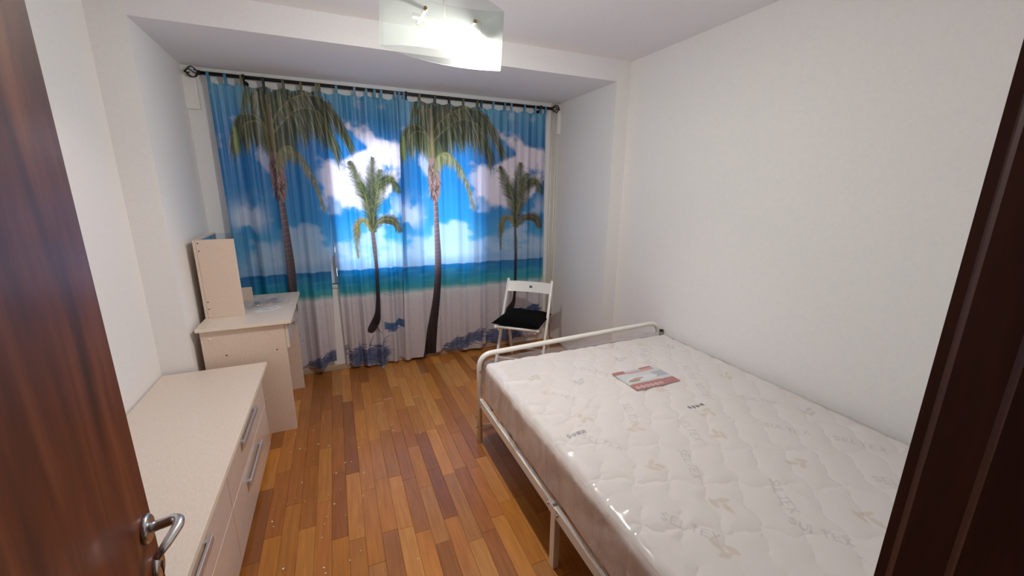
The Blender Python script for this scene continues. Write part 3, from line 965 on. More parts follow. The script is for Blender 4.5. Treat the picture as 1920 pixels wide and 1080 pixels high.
g1 = obj('glass_plate', plate(-0.10, -0.107, 0.123, 0.252), M['opal'], lamp)
g2 = obj('glass_plate', plate(0.075, -0.107, 0.123, 0.252), M['opal'], lamp)
for g in (g1, g2):
    for p in g.data.polygons:
        p.use_smooth = abs(p.normal.z) < 0.5 and abs(p.normal.x) < 0.9
for u in (-0.38, 0.40):
    for bul, gl in ((-0.10, g1), (0.075, g2)):
        y = bul * (1 - u * u)
        s = -1 if bul < 0 else 1
        bm = lathe(bmesh.new(), [(0.008, 0), (0.008, s * 0.003), (0.005, s * 0.006)], 14, 'y', (u * 0.252, y + (0 if s < 0 else 0.006), 0.024))
        obj('screw', bm, M['brass'], gl)
bm = bmesh.new()
box(bm, (-0.13, -0.012, 0.016), (0.13, 0.012, 0.030), 0.003)
for u in (-0.38, 0.40):
    box(bm, (u * 0.252 - 0.006, -0.083, 0.018), (u * 0.252 + 0.006, 0.064, 0.028), 0.002)
obj('bracket_bar', bm, M['white_metal'], lamp)
obj('stem', tube(bmesh.new(), [(0, 0, 0.02), (-0.018, 0, 0.27)], 0.006, 12), M['white_metal'], lamp)
obj('canopy', lathe(bmesh.new(), [(0.05, 0.25), (0.05, 0.285), (0.045, 0.292)], 24, 'z', (-0.018, 0, 0)), M['white_metal'], lamp)
BX = 0.135
obj('socket', lathe(bmesh.new(), [(0.014, 0.060), (0.017, 0.055), (0.018, 0.015), (0.031, -0.012), (0.0365, -0.030), (0.0365, -0.0395), (0.0335, -0.0395), (0.0335, -0.0300)], 18, 'z', (BX, 0, 0)), M['white_metal'], lamp)  # lower collar lip added to block the bulb's upward light
bl = obj('bulb', lathe(bmesh.new(), [(0.0325, -0.030), (0.0325, -0.036), (0.030, -0.048), (0.024, -0.058), (0.014, -0.065), (0.003, -0.068)], 20, 'z', (BX, 0, 0)), M['bulb'], lamp, True)
bl['label'] = 'glowing white bulb'

# ------------------------------------------------------------------ door leaf
dh, df = Vector((-0.315, 0.165, 0)), Vector((-0.366, 0.850, 0))
dd = (df - dh); DL = dd.length
dr = struct(thing('door_1', 'dark reddish brown wooden door standing open at the left edge', 'door', tuple(dh), math.atan2(dd.y, dd.x)))
# local: x along the leaf from hinge to free edge, visible face at y = 0 facing -y
bxo('door_leaf', (0, 0.0, 0.008), (DL, 0.04, 2.02), M['door'], dr, bev=0.002)
hz_ = 0.945
hx = DL - 0.034
hd = obj('door_handle', tube(bmesh.new(), [(hx, -0.004, hz_)] + [(hx, -0.02, hz_ + 0.002), (hx - 0.002, -0.034, hz_ + 0.005)] + [tuple(p) for p in arc_pts((hx - 0.004, -0.042, hz_ + 0.008), (hx - 0.012, -0.056, hz_ + 0.012), (hx - 0.030, -0.053, hz_ + 0.009), 7)] + [(hx - 0.060, -0.043, hz_ + 0.003), (hx - 0.082, -0.034, hz_ - 0.001)], [0.0095] * 4 + [0.0088] * 7 + [0.0075, 0.006], 14), M['steel'], dr, True)
obj('rosette', lathe(bmesh.new(), [(0.026, 0.0), (0.026, -0.005), (0.022, -0.008), (0.012, -0.009)], 28, 'y', (hx, 0, hz_)), M['steel'], hd)
es = obj('escutcheon', lathe(bmesh.new(), [(0.024, 0.0), (0.024, -0.005), (0.020, -0.008), (0.010, -0.0085)], 28, 'y', (hx + 0.006, 0, hz_ - 0.090)), M['steel'], dr)
bm = bmesh.new()
lathe(bm, [(0.0062, -0.0080), (0.0062, -0.0092)], 14, 'y', (hx + 0.006, 0, hz_ - 0.087))
box(bm, (hx + 0.0035, -0.0092, hz_ - 0.107), (hx + 0.0085, -0.0080, hz_ - 0.088))
obj('keyhole', bm, M['dark'], es)

# ------------------------------------------------------------------ dresser
DX0, DX1, DY0, DY1, DZ = -0.955, -0.452, 0.80, 2.652, 0.522
ds = thing('dresser', 'low cream laminate dresser with long drawers along the left wall', 'dresser', ((DX0 + DX1) / 2, (DY0 + DY1) / 2, 0))
ox, oy = (DX0 + DX1) / 2, (DY0 + DY1) / 2


def rel(lo, hi):
    return (lo[0] - ox, lo[1] - oy, lo[2]), (hi[0] - ox, hi[1] - oy, hi[2])


tp = bxo('top', *rel((DX0, DY0, DZ - 0.020), (DX1 - 0.0012, DY1 - 0.0012, DZ)), M['cream'], ds, bev=0.001)
bm = bmesh.new()
box(bm, *rel((DX1 - 0.0012, DY0, DZ - 0.020), (DX1, DY1, DZ)), 0.0004); box(bm, *rel((DX0, DY1 - 0.0012, DZ - 0.020), (DX1 - 0.0012, DY1, DZ)), 0.0004)
obj('edge_band', bm, M['edge'], tp)
FX = -0.476
bxo('carcass', *rel((DX0 + 0.01, DY0 + 0.01, 0.03), (FX - 0.018, 2.555, DZ - 0.020)), M['board'], ds, bev=0.001)
bxo('plinth', *rel((DX0 + 0.02, DY0 + 0.02, 0.0), (FX - 0.05, 2.53, 0.03)), M['board'], ds, bev=0.001)
cols_y = [(1.684, 2.558), (DY0 + 0.005, 1.680)]
rows_z = [(0.296, 0.498), (0.035, 0.292)]
hand = []
for (y0, y1) in cols_y:
    for (z0, z1) in rows_z:
        d = bxo('drawer', *rel((FX - 0.018, y0, z0), (FX, y1, z1)), M['gloss'], ds, bev=0.0012)
        eb = bmesh.new(); box(eb, *rel((FX - 0.018, y0 + 0.002, z1), (FX - 0.001, y1 - 0.002, z1 + 0.0008)))
        obj('edge_band', eb, M['edge'], d)
        yc = (y0 + y1) / 2 - 0.02
        zc = z1 - 0.072
        bm = bmesh.new()
        box(bm, *rel((FX + 0.010, yc - 0.17, zc - 0.015), (FX + 0.019, yc + 0.17, zc + 0.015)), 0.0035, 3)
        for s in (-0.15, 0.15):
            box(bm, *rel((FX, yc + s - 0.008, zc - 0.008), (FX + 0.013, yc + s + 0.008, zc + 0.008)), 0.001)
        obj('handle', bm, M['alu'], d)

# ------------------------------------------------------------------ desk
KX0, KX1, KY0, KY1, KZ = -0.788, -0.3045, 2.701, 3.460, 0.752
dk = thing('desk', 'cream laminate desk with drawers in the alcove beside the curtains', 'desk', ((KX0 + KX1) / 2, (KY0 + KY1) / 2, 0))
ox, oy = (KX0 + KX1) / 2, (KY0 + KY1) / 2
tp = bxo('desktop', *rel((KX0, KY0 + 0.0012, KZ - 0.020), (KX1 - 0.0012, KY1, KZ)), M['cream'], dk, bev=0.001)
bm = bmesh.new()
box(bm, *rel((KX1 - 0.0012, KY0, KZ - 0.020), (KX1, KY1, KZ)), 0.0004); box(bm, *rel((KX0, KY0, KZ - 0.020), (KX1 - 0.0012, KY0 + 0.0012, KZ)), 0.0004)
obj('edge_band', bm, M['edge'], tp)
sp = bxo('side_panel', *rel((KX0 + 0.012, 2.7265, 0.0), (-0.3467, 2.7445, KZ - 0.020)), M['board'], dk, bev=0.001)
for (sx, sz) in ((-0.401, 0.564), (-0.663, 0.568)):
    obj('screw_hole', lathe(bmesh.new(), [(0.0045, -0.0006), (0.0045, 0.0006)], 12, 'y', (sx - ox, 2.7265 - oy, sz)), M['hole'], sp)
bm = bmesh.new()
bmesh.ops.create_uvsphere(bm, u_segments=10, v_segments=6, radius=0.006, matrix=Matrix.Translation((-0.731 - ox, 2.7260 - oy, 0.677)))
obj('white_dowel', bm, M['flake'], sp, True)
bxo('side_panel', *rel((KX0 + 0.012, 3.3295, 0.0), (-0.335, 3.3475, KZ - 0.020)), M['board'], dk, bev=0.001)
bxo('back_panel', *rel((KX0 + 0.015, 2.7455, 0.30), (KX0 + 0.031, 3.3285, KZ - 0.020)), M['board'], dk, bev=0.001)
bxo('drawer_case', *rel((KX0 + 0.04, 2.7455, 0.59), (-0.355, 3.3285, 0.71)), M['board'], dk, bev=0.001)
for (y0, y1, ky) in ((2.7285, 3.0415, 2.881), (3.0445, 3.357, 3.201)):
    d = bxo('drawer', *rel((-0.3455, y0, 0.568), (-0.3280, y1, KZ - 0.024)), M['gloss'], dk, bev=0.0012)
    bm = bmesh.new()
    box(bm, *rel((-0.312, ky - 0.022, 0.668), (-0.304, ky + 0.022, 0.682)), 0.003)
    box(bm, *rel((-0.328, ky - 0.006, 0.670), (-0.311, ky + 0.006, 0.680)), 0.001)
    obj('handle', bm, M['steel'], d)

# ------------------------------------------------------------------ mirror cabinet on the desk
mc = thing('mirror_cabinet', 'tall narrow open beige vanity cabinet with mirror on the desk', 'cabinet', (-0.67, 3.152, KZ), 0.0)
ox, oy = -0.67, 3.152


def relz(lo, hi, z=KZ):
    return (lo[0] - ox, lo[1] - oy, lo[2] - z), (hi[0] - ox, hi[1] - oy, hi[2] - z)


sp = bxo('side_panel', *relz((-0.768, 2.918, 0.7524), (-0.5795, 2.936, 1.235)), M['board'], mc, bev=0.001)
bm = bmesh.new(); box(bm, *relz((-0.5795, 2.918, 0.7524), (-0.5783, 2.936, 1.235)), 0.0004); obj('edge_band', bm, M['edge'], sp)
for z in (0.81, 0.855, 1.17, 1.215):
    obj('dowel_hole', lathe(bmesh.new(), [(0.0038, -0.0006), (0.0038, 0.0006)], 12, 'y', (-0.758 - ox, 2.918 - oy, z - KZ)), M['hole'], sp)
bp_ = bxo('back_panel', *relz((-0.784, 2.918, 0.7524), (-0.769, 3.388, 1.235)), M['board'], mc, bev=0.001)
bxo('mirror', *relz((-0.769, 2.938, 0.767), (-0.765, 3.374, 1.227)), M['mirror'], bp_, bev=0)
bxo('glass_panel', *relz((-0.764, 3.377, 0.7524), (-0.585, 3.383, 1.229)), M['tint'], mc, bev=0.001)
bxo('shelf_front', *relz((-0.764, 3.355, 0.7524), (-0.600, 3.373, 0.835)), M['board'], mc, bev=0.001)

# ------------------------------------------------------------------ paper and hardware bag on the desk
bm = bmesh.new()
ptsP = [(-0.547, 2.990), (-0.512, 2.940), (-0.376, 3.014), (-0.423, 3.093)]
top = [bm.verts.new((x, y, 0.7536)) for x, y in ptsP]; bot = [bm.verts.new((x, y, 0.7524)) for x, y in ptsP]
bm.faces.new(top); bm.faces.new(bot[::-1])
for i in range(4):
    bm.faces.new((bot[i], bot[(i + 1) % 4], top[(i + 1) % 4], top[i]))
pp = tag(obj('paper_sheet', bm, M['paper']), 'small white instruction sheet under the hardware bag on the desk', 'paper')
bm = bmesh.new()
tube(bm, [(-0.490, 2.990, 0.7560), (-0.425, 3.025, 0.7560), (-0.417, 3.034, 0.7560), (-0.421, 3.045, 0.7560)], 0.0022, 6)
tag(obj('allen_key', bm, M['steel']), 'bent steel allen key lying on the instruction sheet', 'tool')

bag = thing('hardware_bag', 'clear plastic bag of metal fittings on the desktop', 'bag', (-0.487, 3.155, KZ))
gxx, gyy = np.meshgrid(np.linspace(-0.135, 0.135, 60), np.linspace(-0.085, 0.11, 46), indexing='ij')
ed = np.minimum(sstep(-0.135, -0.10, gxx) * (1 - sstep(0.10, 0.135, gxx)), sstep(-0.085, -0.055, gyy) * (1 - sstep(0.08, 0.11, gyy)))
hh = 0.0015 + 0.030 * ed * (0.35 + fbm(gxx * 26 + 5, gyy * 26 + 5, 61, 3)) + 0.006 * np.abs(vnoise(gxx * 70 + 9, gyy * 70 + 9, 62) - 0.5)
rot = 0.45
P = np.stack([gxx * math.cos(rot) - gyy * math.sin(rot), gxx * math.sin(rot) + gyy * math.cos(rot), hh], -1)
grid_mesh('bag_film', P, None, M['bagfilm'], bag, smooth=False)
for k in range(22):
    a = rng.uniform(0, math.pi); r_ = rng.uniform(0, 1) ** 0.5
    px_, py_ = rng.uniform(-0.085, 0.085), rng.uniform(-0.04, 0.065)
    x, y = px_ * math.cos(rot) - py_ * math.sin(rot), px_ * math.sin(rot) + py_ * math.cos(rot)
    L = rng.uniform(0.020, 0.048)
    bm = bmesh.new()
    dx, dy = math.cos(a) * L / 2, math.sin(a) * L / 2
    z = 0.0085 + rng.uniform(0, 0.006)
    tube(bm, [(x - dx, y - dy, z), (x + dx, y + dy, z)], 0.0034, 8)
    tube(bm, [(x + dx * 0.8, y + dy * 0.8, z), (x + dx * 1.1, y + dy * 1.1, z)], 0.0062, 8)
    obj('fitting', bm, M['steel'], bag)
bm = lathe(bmesh.new(), [(0.0045, 0), (0.0045, 0.006), (0.003, 0.007)], 12, 'z', (-0.338, 3.121, KZ + 0.0003))
tag(obj('plastic_plug', bm, M['flake']), 'tiny white plastic plug near the front edge of the desk', 'plug')

# ------------------------------------------------------------------ folding chair
ch = thing('folding_chair', 'white wooden folding chair standing before the right curtain', 'chair', (1.563, 3.188, 0), math.atan2(-0.638, 0.77))
# local x to the chair's right in view, local -y to its front


def bar(bm, p, q, w, d, bev=0.003):
    """rectangular bar from p to q, w across x, d across the other way"""
    p, q = Vector(p), Vector(q)
    t = (q - p); L = t.length; t.normalize()
    xa = Vector((1, 0, 0)); xa = (xa - t * xa.dot(t))
    if xa.length < 0.1:
        xa = Vector((0, 1, 0)); xa = xa - t * xa.dot(t)
    xa.normalize(); ya = t.cross(xa)
    m = Matrix(((xa.x, ya.x, t.x, p.x), (xa.y, ya.y, t.y, p.y), (xa.z, ya.z, t.z, p.z), (0, 0, 0, 1)))
    return box(bm, (-w / 2, -d / 2, 0), (w / 2, d / 2, L), bev, 2, m)


for s in (-1, 1):
    obj('front_leg', bar(bmesh.new(), (s * 0.200, -0.415, 0.0), (s * 0.200, 0.0, 0.750), 0.021, 0.036), M['white_wood'], ch)
    obj('rear_leg', bar(bmesh.new(), (s * 0.178, 0.055, 0.0), (s * 0.178, -0.105, 0.425), 0.020, 0.032), M['white_wood'], ch)
# curved back rail
n = 15
bm = bmesh.new()
secs = []
for i in range(n):
    u = -1 + 2 * i / (n - 1)
    x = u * 0.190; y = -0.020 + 0.022 * (1 - u * u)
    secs.append([bm.verts.new((x, y + dy + (0.0 if dz > 0.7 else -0.045), dz)) for dy, dz in ((-0.007, 0.652), (0.007, 0.652), (0.009, 0.735), (-0.005, 0.735))])
for a, b in zip(secs[:-1], secs[1:]):
    for k in range(4):
        bm.faces.new((a[k], a[(k + 1) % 4], b[(k + 1) % 4], b[k]))
bm.faces.new(secs[0]); bm.faces.new(secs[-1][::-1])
bmesh.ops.recalc_face_normals(bm, faces=bm.faces[:])
bk = obj('backrest', bm, M['white_wood'], ch)
bm = lathe(bmesh.new(), [(0.0145, 0.0), (0.0145, -0.003), (0.009, -0.004), (0.005, -0.0028)], 20, 'y', (0.012, -0.028, 0.694))
o = obj('round_badge', bm, M['grey'], bk); o['label'] = 'grey round disc'
bm = bmesh.new()
for k in range(6):
    y0 = -0.43 + k * 0.068
    box(bm, (-0.163, y0, 0.428), (0.163, y0 + 0.058, 0.443), 0.003)
obj('seat', bm, M['white_wood'], ch)
bm = bmesh.new()
for s in (-1, 1):
    box(bm, (s * 0.155 - 0.008, -0.445, 0.408), (s * 0.155 + 0.008, -0.03, 0.428), 0.003)
obj('seat_frame', bm, M['white_wood'], ch)
fr = obj('front_rail', tube(bmesh.new(), [(-0.185, -0.448, 0.438), (0.185, -0.448, 0.438)], 0.0105, 12), M['white_wood'], ch)
for s in (-1, 1):
    obj('knob', lathe(bmesh.new(), [(0.012, s * 0.165), (0.0165, s * 0.170), (0.0165, s * 0.186), (0.011, s * 0.192)], 14, 'x', (0, -0.448, 0.438)), M['white_wood'], fr)
obj('stretcher', tube(bmesh.new(), [(-0.168, 0.028, 0.075), (0.168, 0.028, 0.075)], 0.009, 10), M['white_wood'], ch)
obj('stretcher', tube(bmesh.new(), [(-0.195, -0.345, 0.125), (0.195, -0.345, 0.125)], 0.009, 10), M['white_wood'], ch)

# black cushion
nu, nv = 60, 60
uu, vv = np.meshgrid(np.linspace(-1, 1, nu), np.linspace(-1, 1, nv), indexing='ij')


def cushion_half(sign):
    rx = 0.200 * (1 - 0.06 * (1 - vv ** 2)); ry = 0.205 * (1 - 0.07 * (1 - uu ** 2))
    prof = np.clip((1 - uu ** 4) * (1 - vv ** 4), 0, 1) ** 0.55
    wr = 0.010 * (fbm(uu * 3 + 9, vv * 3 + 5, 71, 3) - 0.5)
    z = sign * (0.062 if sign > 0 else 0.012) * prof + wr * prof
    return np.stack([uu * rx, vv * ry - 0.01, z + 0.012 * (uu ** 2 * vv ** 2)], -1)


cpos = Vector((1.563, 3.188, 0)) + Matrix.Rotation(math.atan2(-0.638, 0.77), 3, 'Z') @ Vector((0.0, -0.245, 0.4565))
cu = thing('seat_cushion', 'black square cloth cushion lying on the folding chair', 'cushion', tuple(cpos), math.atan2(-0.638, 0.77) - 0.05)
top = cushion_half(1); bot = cushion_half(-1)
loops = np.concatenate([top, bot[:, ::-1]], 1)
grid_mesh('cushion_body', loops, None, M['black_cloth'], cu)
pip = []
for k in range(80):
    a = 4 * k / 80; sd = int(a); f = -1 + 2 * (a - sd)
    u, v = [(f, -1), (1, f), (-f, 1), (-1, -f)][sd]
    pip.append((u * 0.200 * (1 - 0.06 * (1 - v * v)), v * 0.205 * (1 - 0.07 * (1 - u * u)) - 0.01, 0.012 * u * u * v * v))
obj('piping', tube(bmesh.new(), pip, 0.004, 6, False, True), M['black_cloth'], cu, True)

# ------------------------------------------------------------------ bed frame
BXL, BXR, BYN, BYF = 0.712, 2.078, 0.245, 2.120
bd = thing('bed_frame', 'white tubular metal bed frame with low rounded footboard', 'bed', ((BXL + BXR) / 2, (BYN + BYF) / 2, 0))
ox, oy = (BXL + BXR) / 2, (BYN + BYF) / 2


def rp(p):
    return (p[0] - ox, p[1] - oy, p[2])


zl, zr = 0.590, 0.622
foot = [(BXL, BYF, 0.0), (BXL, BYF, zl - 0.10)] + [tuple(p) for p in arc_pts((BXL, BYF, zl - 0.085), (BXL, BYF, zl), (BXL + 0.085, BYF, zl + 0.002), 8)] + \
       [tuple(p) for p in arc_pts((BXR - 0.10, BYF, zr), (BXR, BYF, zr + 0.002), (BXR, BYF, zr - 0.10), 8)] + [(BXR, BYF, zr - 0.12), (BXR, BYF, 0.0)]
ft = obj('footboard', tube(bmesh.new(), [rp(p) for p in foot], 0.0155, 16), M['white_metal'], bd)
obj('bolt', lathe(bmesh.new(), [(0.006, -0.017), (0.006, -0.014)], 10, 'y', rp((BXL, BYF, zl - 0.10))), M['steel'], ft)
o = obj('clip', box(bmesh.new(), rp((BXR - 0.004, BYF - 0.028, 0.528)), rp((BXR + 0.022, BYF - 0.008, 0.572)), 0.004), M['dark'], ft)
o['label'] = 'dark plastic clip'
obj('foot_rail', tube(bmesh.new(), [rp((BXL, BYF, 0.115)), rp((BXR, BYF, 0.115))], 0.008, 10), M['white_metal'], bd)
obj('bolt', lathe(bmesh.new(), [(0.0065, -0.026), (0.0065, -0.016)], 10, 'x', rp((BXL, BYF, 0.115))), M['steel'], ft)
for x, s in ((BXL, 1), (BXR, -1)):
    for (y0, y1) in ((1.20, BYF - 0.012), (BYN, 1.185)):
        bm = bmesh.new()
        x0, x1 = sorted((x - s * 0.004, x + s * 0.018))
        box(bm, rp((x0, y0, 0.268)), rp((x1, y1, 0.308)), 0.003)
        xa, xb = sorted((x - s * 0.004, x + s * 0.03))
        box(bm, rp((xa, y0, 0.262)), rp((xb, y1, 0.268)), 0.001)
        sr = obj('side_rail', bm, M['white_metal'], bd)
        for yy in (y0 + 0.03, y1 - 0.03):
            if s > 0:
                obj('bolt', lathe(bmesh.new(), [(0.006, -0.012), (0.006, -0.003)], 10, 'x', rp((x, yy, 0.290))), M['steel'], sr)
    x0, x1 = sorted((x - s * 0.002, x + s * 0.026))
    bxo('mid_leg', rp((x0, 1.178, 0.0)), rp((x1, 1.214, 0.262)), M['white_metal'], bd, bev=0.003)
    bm = bmesh.new()
    xa, xb = sorted((x - s * 0.0065, x - s * 0.0045))
    box(bm, rp((xa, 1.165, 0.264)), rp((xb, 1.228, 0.306)), 0.0008)
    obj('joint_plate', bm, M['white_metal'], bd)
    obj('rear_leg', tube(bmesh.new(), [rp((x, BYN + 0.01, 0.0)), rp((x, BYN + 0.01, 0.62))], 0.0155, 14), M['white_metal'], bd)
for k in range(7):
    y = BYN + 0.12 + k * 0.27
    bxo('cross_slat', rp((BXL + 0.02, y, 0.285)), rp((BXR - 0.02, y + 0.05, 0.303)), M['white_metal'], bd, bev=0.002)

# ------------------------------------------------------------------ mattress: quilted, printed top
MX0, MX1, MY0, MY1, MZ0, MZ1 = 0.718, 2.080, 0.262, 2.085, 0.309, 0.548
mt = thing('mattress', 'new white quilted mattress with printed leaves still in clear plastic film', 'mattress', ((MX0 + MX1) / 2, (MY0 + MY1) / 2, MZ0), math.radians(-0.5))
ox, oy, oz = (MX0 + MX1) / 2, (MY0 + MY1) / 2, MZ0
HX, HY = (MX1 - MX0) / 2, (MY1 - MY0) / 2
nx, ny = 420, 560
xs = np.linspace(-HX, HX, nx); ys = np.linspace(-HY, HY, ny)
mx, my = np.meshgrid(xs, ys, indexing='ij')
wx, wy = mx + ox, my + oy
mart = np.ones((nx, ny, 3)) * lin((240, 235, 229))
mart *= (0.985 + 0.03 * fbm(wx * 8, wy * 8, 81))[..., None]
dxs, dys = xs[1] - xs[0], ys[1] - ys[0]


def mseg(x0, y0, x1, y1, w, col, al=1.0):
    x0 -= ox; x1 -= ox; y0 -= oy; y1 -= oy
    p = w + 0.006
    i0 = max(int((min(x0, x1) - p + HX) / dxs), 0); i1 = min(int((max(x0, x1) + p + HX) / dxs) + 2, nx)
    j0 = max(int((min(y0, y1) - p + HY) / dys), 0); j1 = min(int((max(y0, y1) + p + HY) / dys) + 2, ny)
    if i1 <= i0 or j1 <= j0:
        return
    X = mx[i0:i1, j0:j1]; Y = my[i0:i1, j0:j1]
    dx, dy = x1 - x0, y1 - y0
    t = np.clip(((X - x0) * dx + (Y - y0) * dy) / (dx * dx + dy * dy + 1e-12), 0, 1)
    d = np.hypot(X - x0 - t * dx, Y - y0 - t * dy)
    m = np.clip((w - d) / 0.0033 + 0.5, 0, 1) * al
    mart[i0:i1, j0:j1] = mart[i0:i1, j0:j1] * (1 - m[..., None]) + lin(col) * m[..., None]


FONT = {'S': [(1, .85, .5, 1), (.5, 1, 0, .8), (0, .8, .5, .5), (.5, .5, 1, .2), (1, .2, .5, 0), (.5, 0, 0, .15)],
        'E': [(0, 0, 0, 1), (0, 1, .9, 1), (0, .5, .7, .5), (0, 0, .9, 0)], 'L': [(0, 0, 0, 1), (0, 0, .85, 0)],
        'T': [(.5, 0, .5, 1), (0, 1, 1, 1)], 'X': [(0, 0, 1, 1), (0, 1, 1, 0)], 'U': [(0, 1, 0, .2), (0, .2, .5, 0), (.5, 0, 1, .2), (1, .2, 1, 1)]}


def word(s, x, y, ang, h, col, bend=0.0, al=0.8):
    cx, cy = x, y
    for k, chh in enumerate(s):
        a = ang + bend * (k - len(s) / 2)
        c, sn_ = math.cos(a), math.sin(a)
        for (u0, v0, u1, v1) in FONT[chh]:
            p0 = (u0 * h * 0.62, v0 * h); p1 = (u1 * h * 0.62, v1 * h)
            mseg(cx + p0[0] * c - p0[1] * sn_, cy + p0[0] * sn_ + p0[1] * c, cx + p1[0] * c - p1[1] * sn_, cy + p1[0] * sn_ + p1[1] * c, 0.0026, col, al)
        cx += c * h * 0.95; cy += sn_ * h * 0.95


def leaf(x, y, a, L, col, al=0.8):
    for i in range(8):
        u = i / 8; u1 = (i + 1) / 8
        w = 0.010 * math.sin(math.pi * (u * 0.85 + 0.1)) ** 1.2
        mseg(x + math.cos(a) * L * u, y + math.sin(a) * L * u, x + math.cos(a) * L * u1, y + math.sin(a) * L * u1, w, col, al)


GRY, TAN = (214, 209, 204), (224, 213, 194)
k = 0
for iy in range(9):
    for ix in range(6):
        x = MX0 + 0.13 + ix * 0.235 + (0.11 if iy % 2 else 0) + rng.uniform(-0.03, 0.03)
        y = MY0 + 0.12 + iy * 0.205 + rng.uniform(-0.03, 0.03)
        if x > MX1 - 0.08 or y > MY1 - 0.08:
            continue
        if (ix + iy) % 2 == 0:
            word('SELTEX' if (ix + 2 * iy) % 3 else 'SULTEX', x, y, rng.choice([-0.9, -0.75, -2.0]) + rng.uniform(-0.1, 0.1), 0.030, (213, 206, 202), rng.uniform(-0.10, 0.10), 0.85)
        else:
            b = rng.uniform(0, 6.28)
            cc = TAN if rng.random() < 0.5 else GRY
            mseg(x, y, x + math.cos(b) * 0.06, y + math.sin(b) * 0.05, 0.0018, cc, 0.6)
            for q in range(3):
                leaf(x + math.cos(b) * 0.02 * q, y + math.sin(b) * 0.02 * q, b + (0.7 if q % 2 else -0.55), rng.uniform(0.035, 0.060), cc, 0.5)
# two rows of small dark care symbols
for (x0, x1, y0, dk_) in ((0.800, 0.893, 1.258, 90), (1.440, 1.543, 1.238, 50)):
    for q in range(4):
        cx_ = x0 + (x1 - x0) * (q + 0.5) / 4
        c = (dk_, dk_, dk_ + 4) if q in (1, 2) or dk_ < 60 else (130, 128, 128)
        hs = 0.0070
        if q in (0, 1):
            for a in range(8):
                a0, a1 = a * math.pi / 4, (a + 1) * math.pi / 4
                if q == 1 and a == 2:
                    continue
                mseg(cx_ + hs * math.cos(a0), y0 + hs * 1.3 * math.sin(a0), cx_ + hs * math.cos(a1), y0 + hs * 1.3 * math.sin(a1), 0.0017, c)
        else:
            for (ax, ay, bx_, by_) in ((-1, -1, 1, -1), (1, -1, 1, 1), (1, 1, -1, 1), (-1, 1, -1, -1)):
                mseg(cx_ + ax * hs, y0 + ay * hs * 1.3, cx_ + bx_ * hs, y0 + by_ * hs * 1.3, 0.0017, c)
            mseg(cx_ - hs, y0 - hs, cx_ + hs, y0 + hs, 0.002, c)
        if dk_ < 60:
            mseg(cx_ - 0.004, y0, cx_ + 0.004, y0, 0.006, c, 0.8)

# quilting: stepped wavy stitch lines in two diagonal directions
c36, s36 = math.cos(math.radians(33)), math.sin(math.radians(33))
pu = wx * c36 - wy * s36
pv = wx * s36 + wy * c36
SPU = 0.118


def stitch(p, q, sp):
    w = p + 0.010 * np.sin(q * 2 * math.pi / 0.20) + 0.006 * np.sign(np.sin(q * 2 * math.pi / 0.10)) * np.abs(np.sin(q * 2 * math.pi / 0.10)) ** 0.4
    d = np.abs((w / sp + 0.5) % 1.0 - 0.5) * sp
    return d


d1 = stitch(pu, pv, SPU)
pu2 = wx * 0.42 + wy * 0.907; pv2 = wx * 0.907 - wy * 0.42
d2 = stitch(pu2, pv2, 0.205)
puff = np.clip(np.minimum(d1, d2 * 1.2) / 0.040, 0, 1) ** 0.40
relief = 0.0095 * puff
edge_r = 0.038
inx, iny = HX - edge_r, HY - edge_r
ex_ = np.clip(np.abs(mx) - inx, 0, None); ey_ = np.clip(np.abs(my) - iny, 0, None)


def rounded(p, half, r):
    """project points of a box onto its rounded-corner version"""
    half = np.array(half); inner = half - r
    c = np.clip(p, -inner, inner)
    d = p - c
    n_ = np.linalg.norm(d, axis=-1, keepdims=True); n_[n_ == 0] = 1
    return c + d / n_ * r * (np.linalg.norm(d, axis=-1, keepdims=True) > 0), d / n_


HZ = (MZ1 - MZ0) / 2
pt = np.stack([mx, my, np.full_like(mx, HZ)], -1)
P, _n = rounded(pt, (HX, HY, HZ), edge_r)
P[..., 2] += relief * (1 - sstep(0, edge_r, np.maximum(ex_, ey_))) + HZ
M['mattress'] = mat('mattress_ticking', lc(226, 218, 210), 0.8, spec=0.2)
n_, l_, b_ = nodes(M['mattress'])
at = n_.new('ShaderNodeAttribute'); at.attribute_name = 'print'
l_.new(at.outputs['Color'], b_.inputs['Base Color'])
M['mattress_side'] = add_noise(mat('mattress_side_cloth', lc(214, 200, 190), 0.8, spec=0.2), lc(228, 212, 200), lc(242, 231, 222), nscale=9, bump=0.5, bump_dist=0.006)
grid_mesh('quilted_top', P, mart, M['mattress'], mt)


def rounded_sides(h, r, zc, grow=0.0, nper=160, nz=26, amp=0.0, seed=0):
    """side band and underside of a rounded box as one grid (perimeter x height)"""
    pts = []
    per = []
    hx, hy, hz = h
    tot = 4 * (hx + hy)
    for s in np.linspace(0, tot, nper):
        if s <= 2 * hx: per.append((-hx + s, -hy))
        elif s <= 2 * hx + 2 * hy: per.append((hx, -hy + s - 2 * hx))
        elif s <= 4 * hx + 2 * hy: per.append((hx - (s - 2 * hx - 2 * hy), hy))
        else: per.append((-hx, hy - (s - 4 * hx - 2 * hy)))
    per = np.array(per)
    zz = np.linspace(hz, -hz, nz)
    pt_ = np.zeros((nper, nz, 3))
    pt_[..., 0] = per[:, None, 0]; pt_[..., 1] = per[:, None, 1]; pt_[..., 2] = zz[None]
    Q, nn = rounded(pt_, h, r)
    if amp:
        sI = np.linspace(0, tot, nper)[:, None] * np.ones((1, nz)); zI = np.ones((nper, 1)) * zz[None]
        w = (fbm(sI * 9 + 20, zI * 7 + 20, seed, 4) - 0.5) * amp * sstep(0, 0.06, hz - np.abs(zI) + 0.02)
        Q = Q + nn * w[..., None]
    Q[..., 2] += zc
    return Q


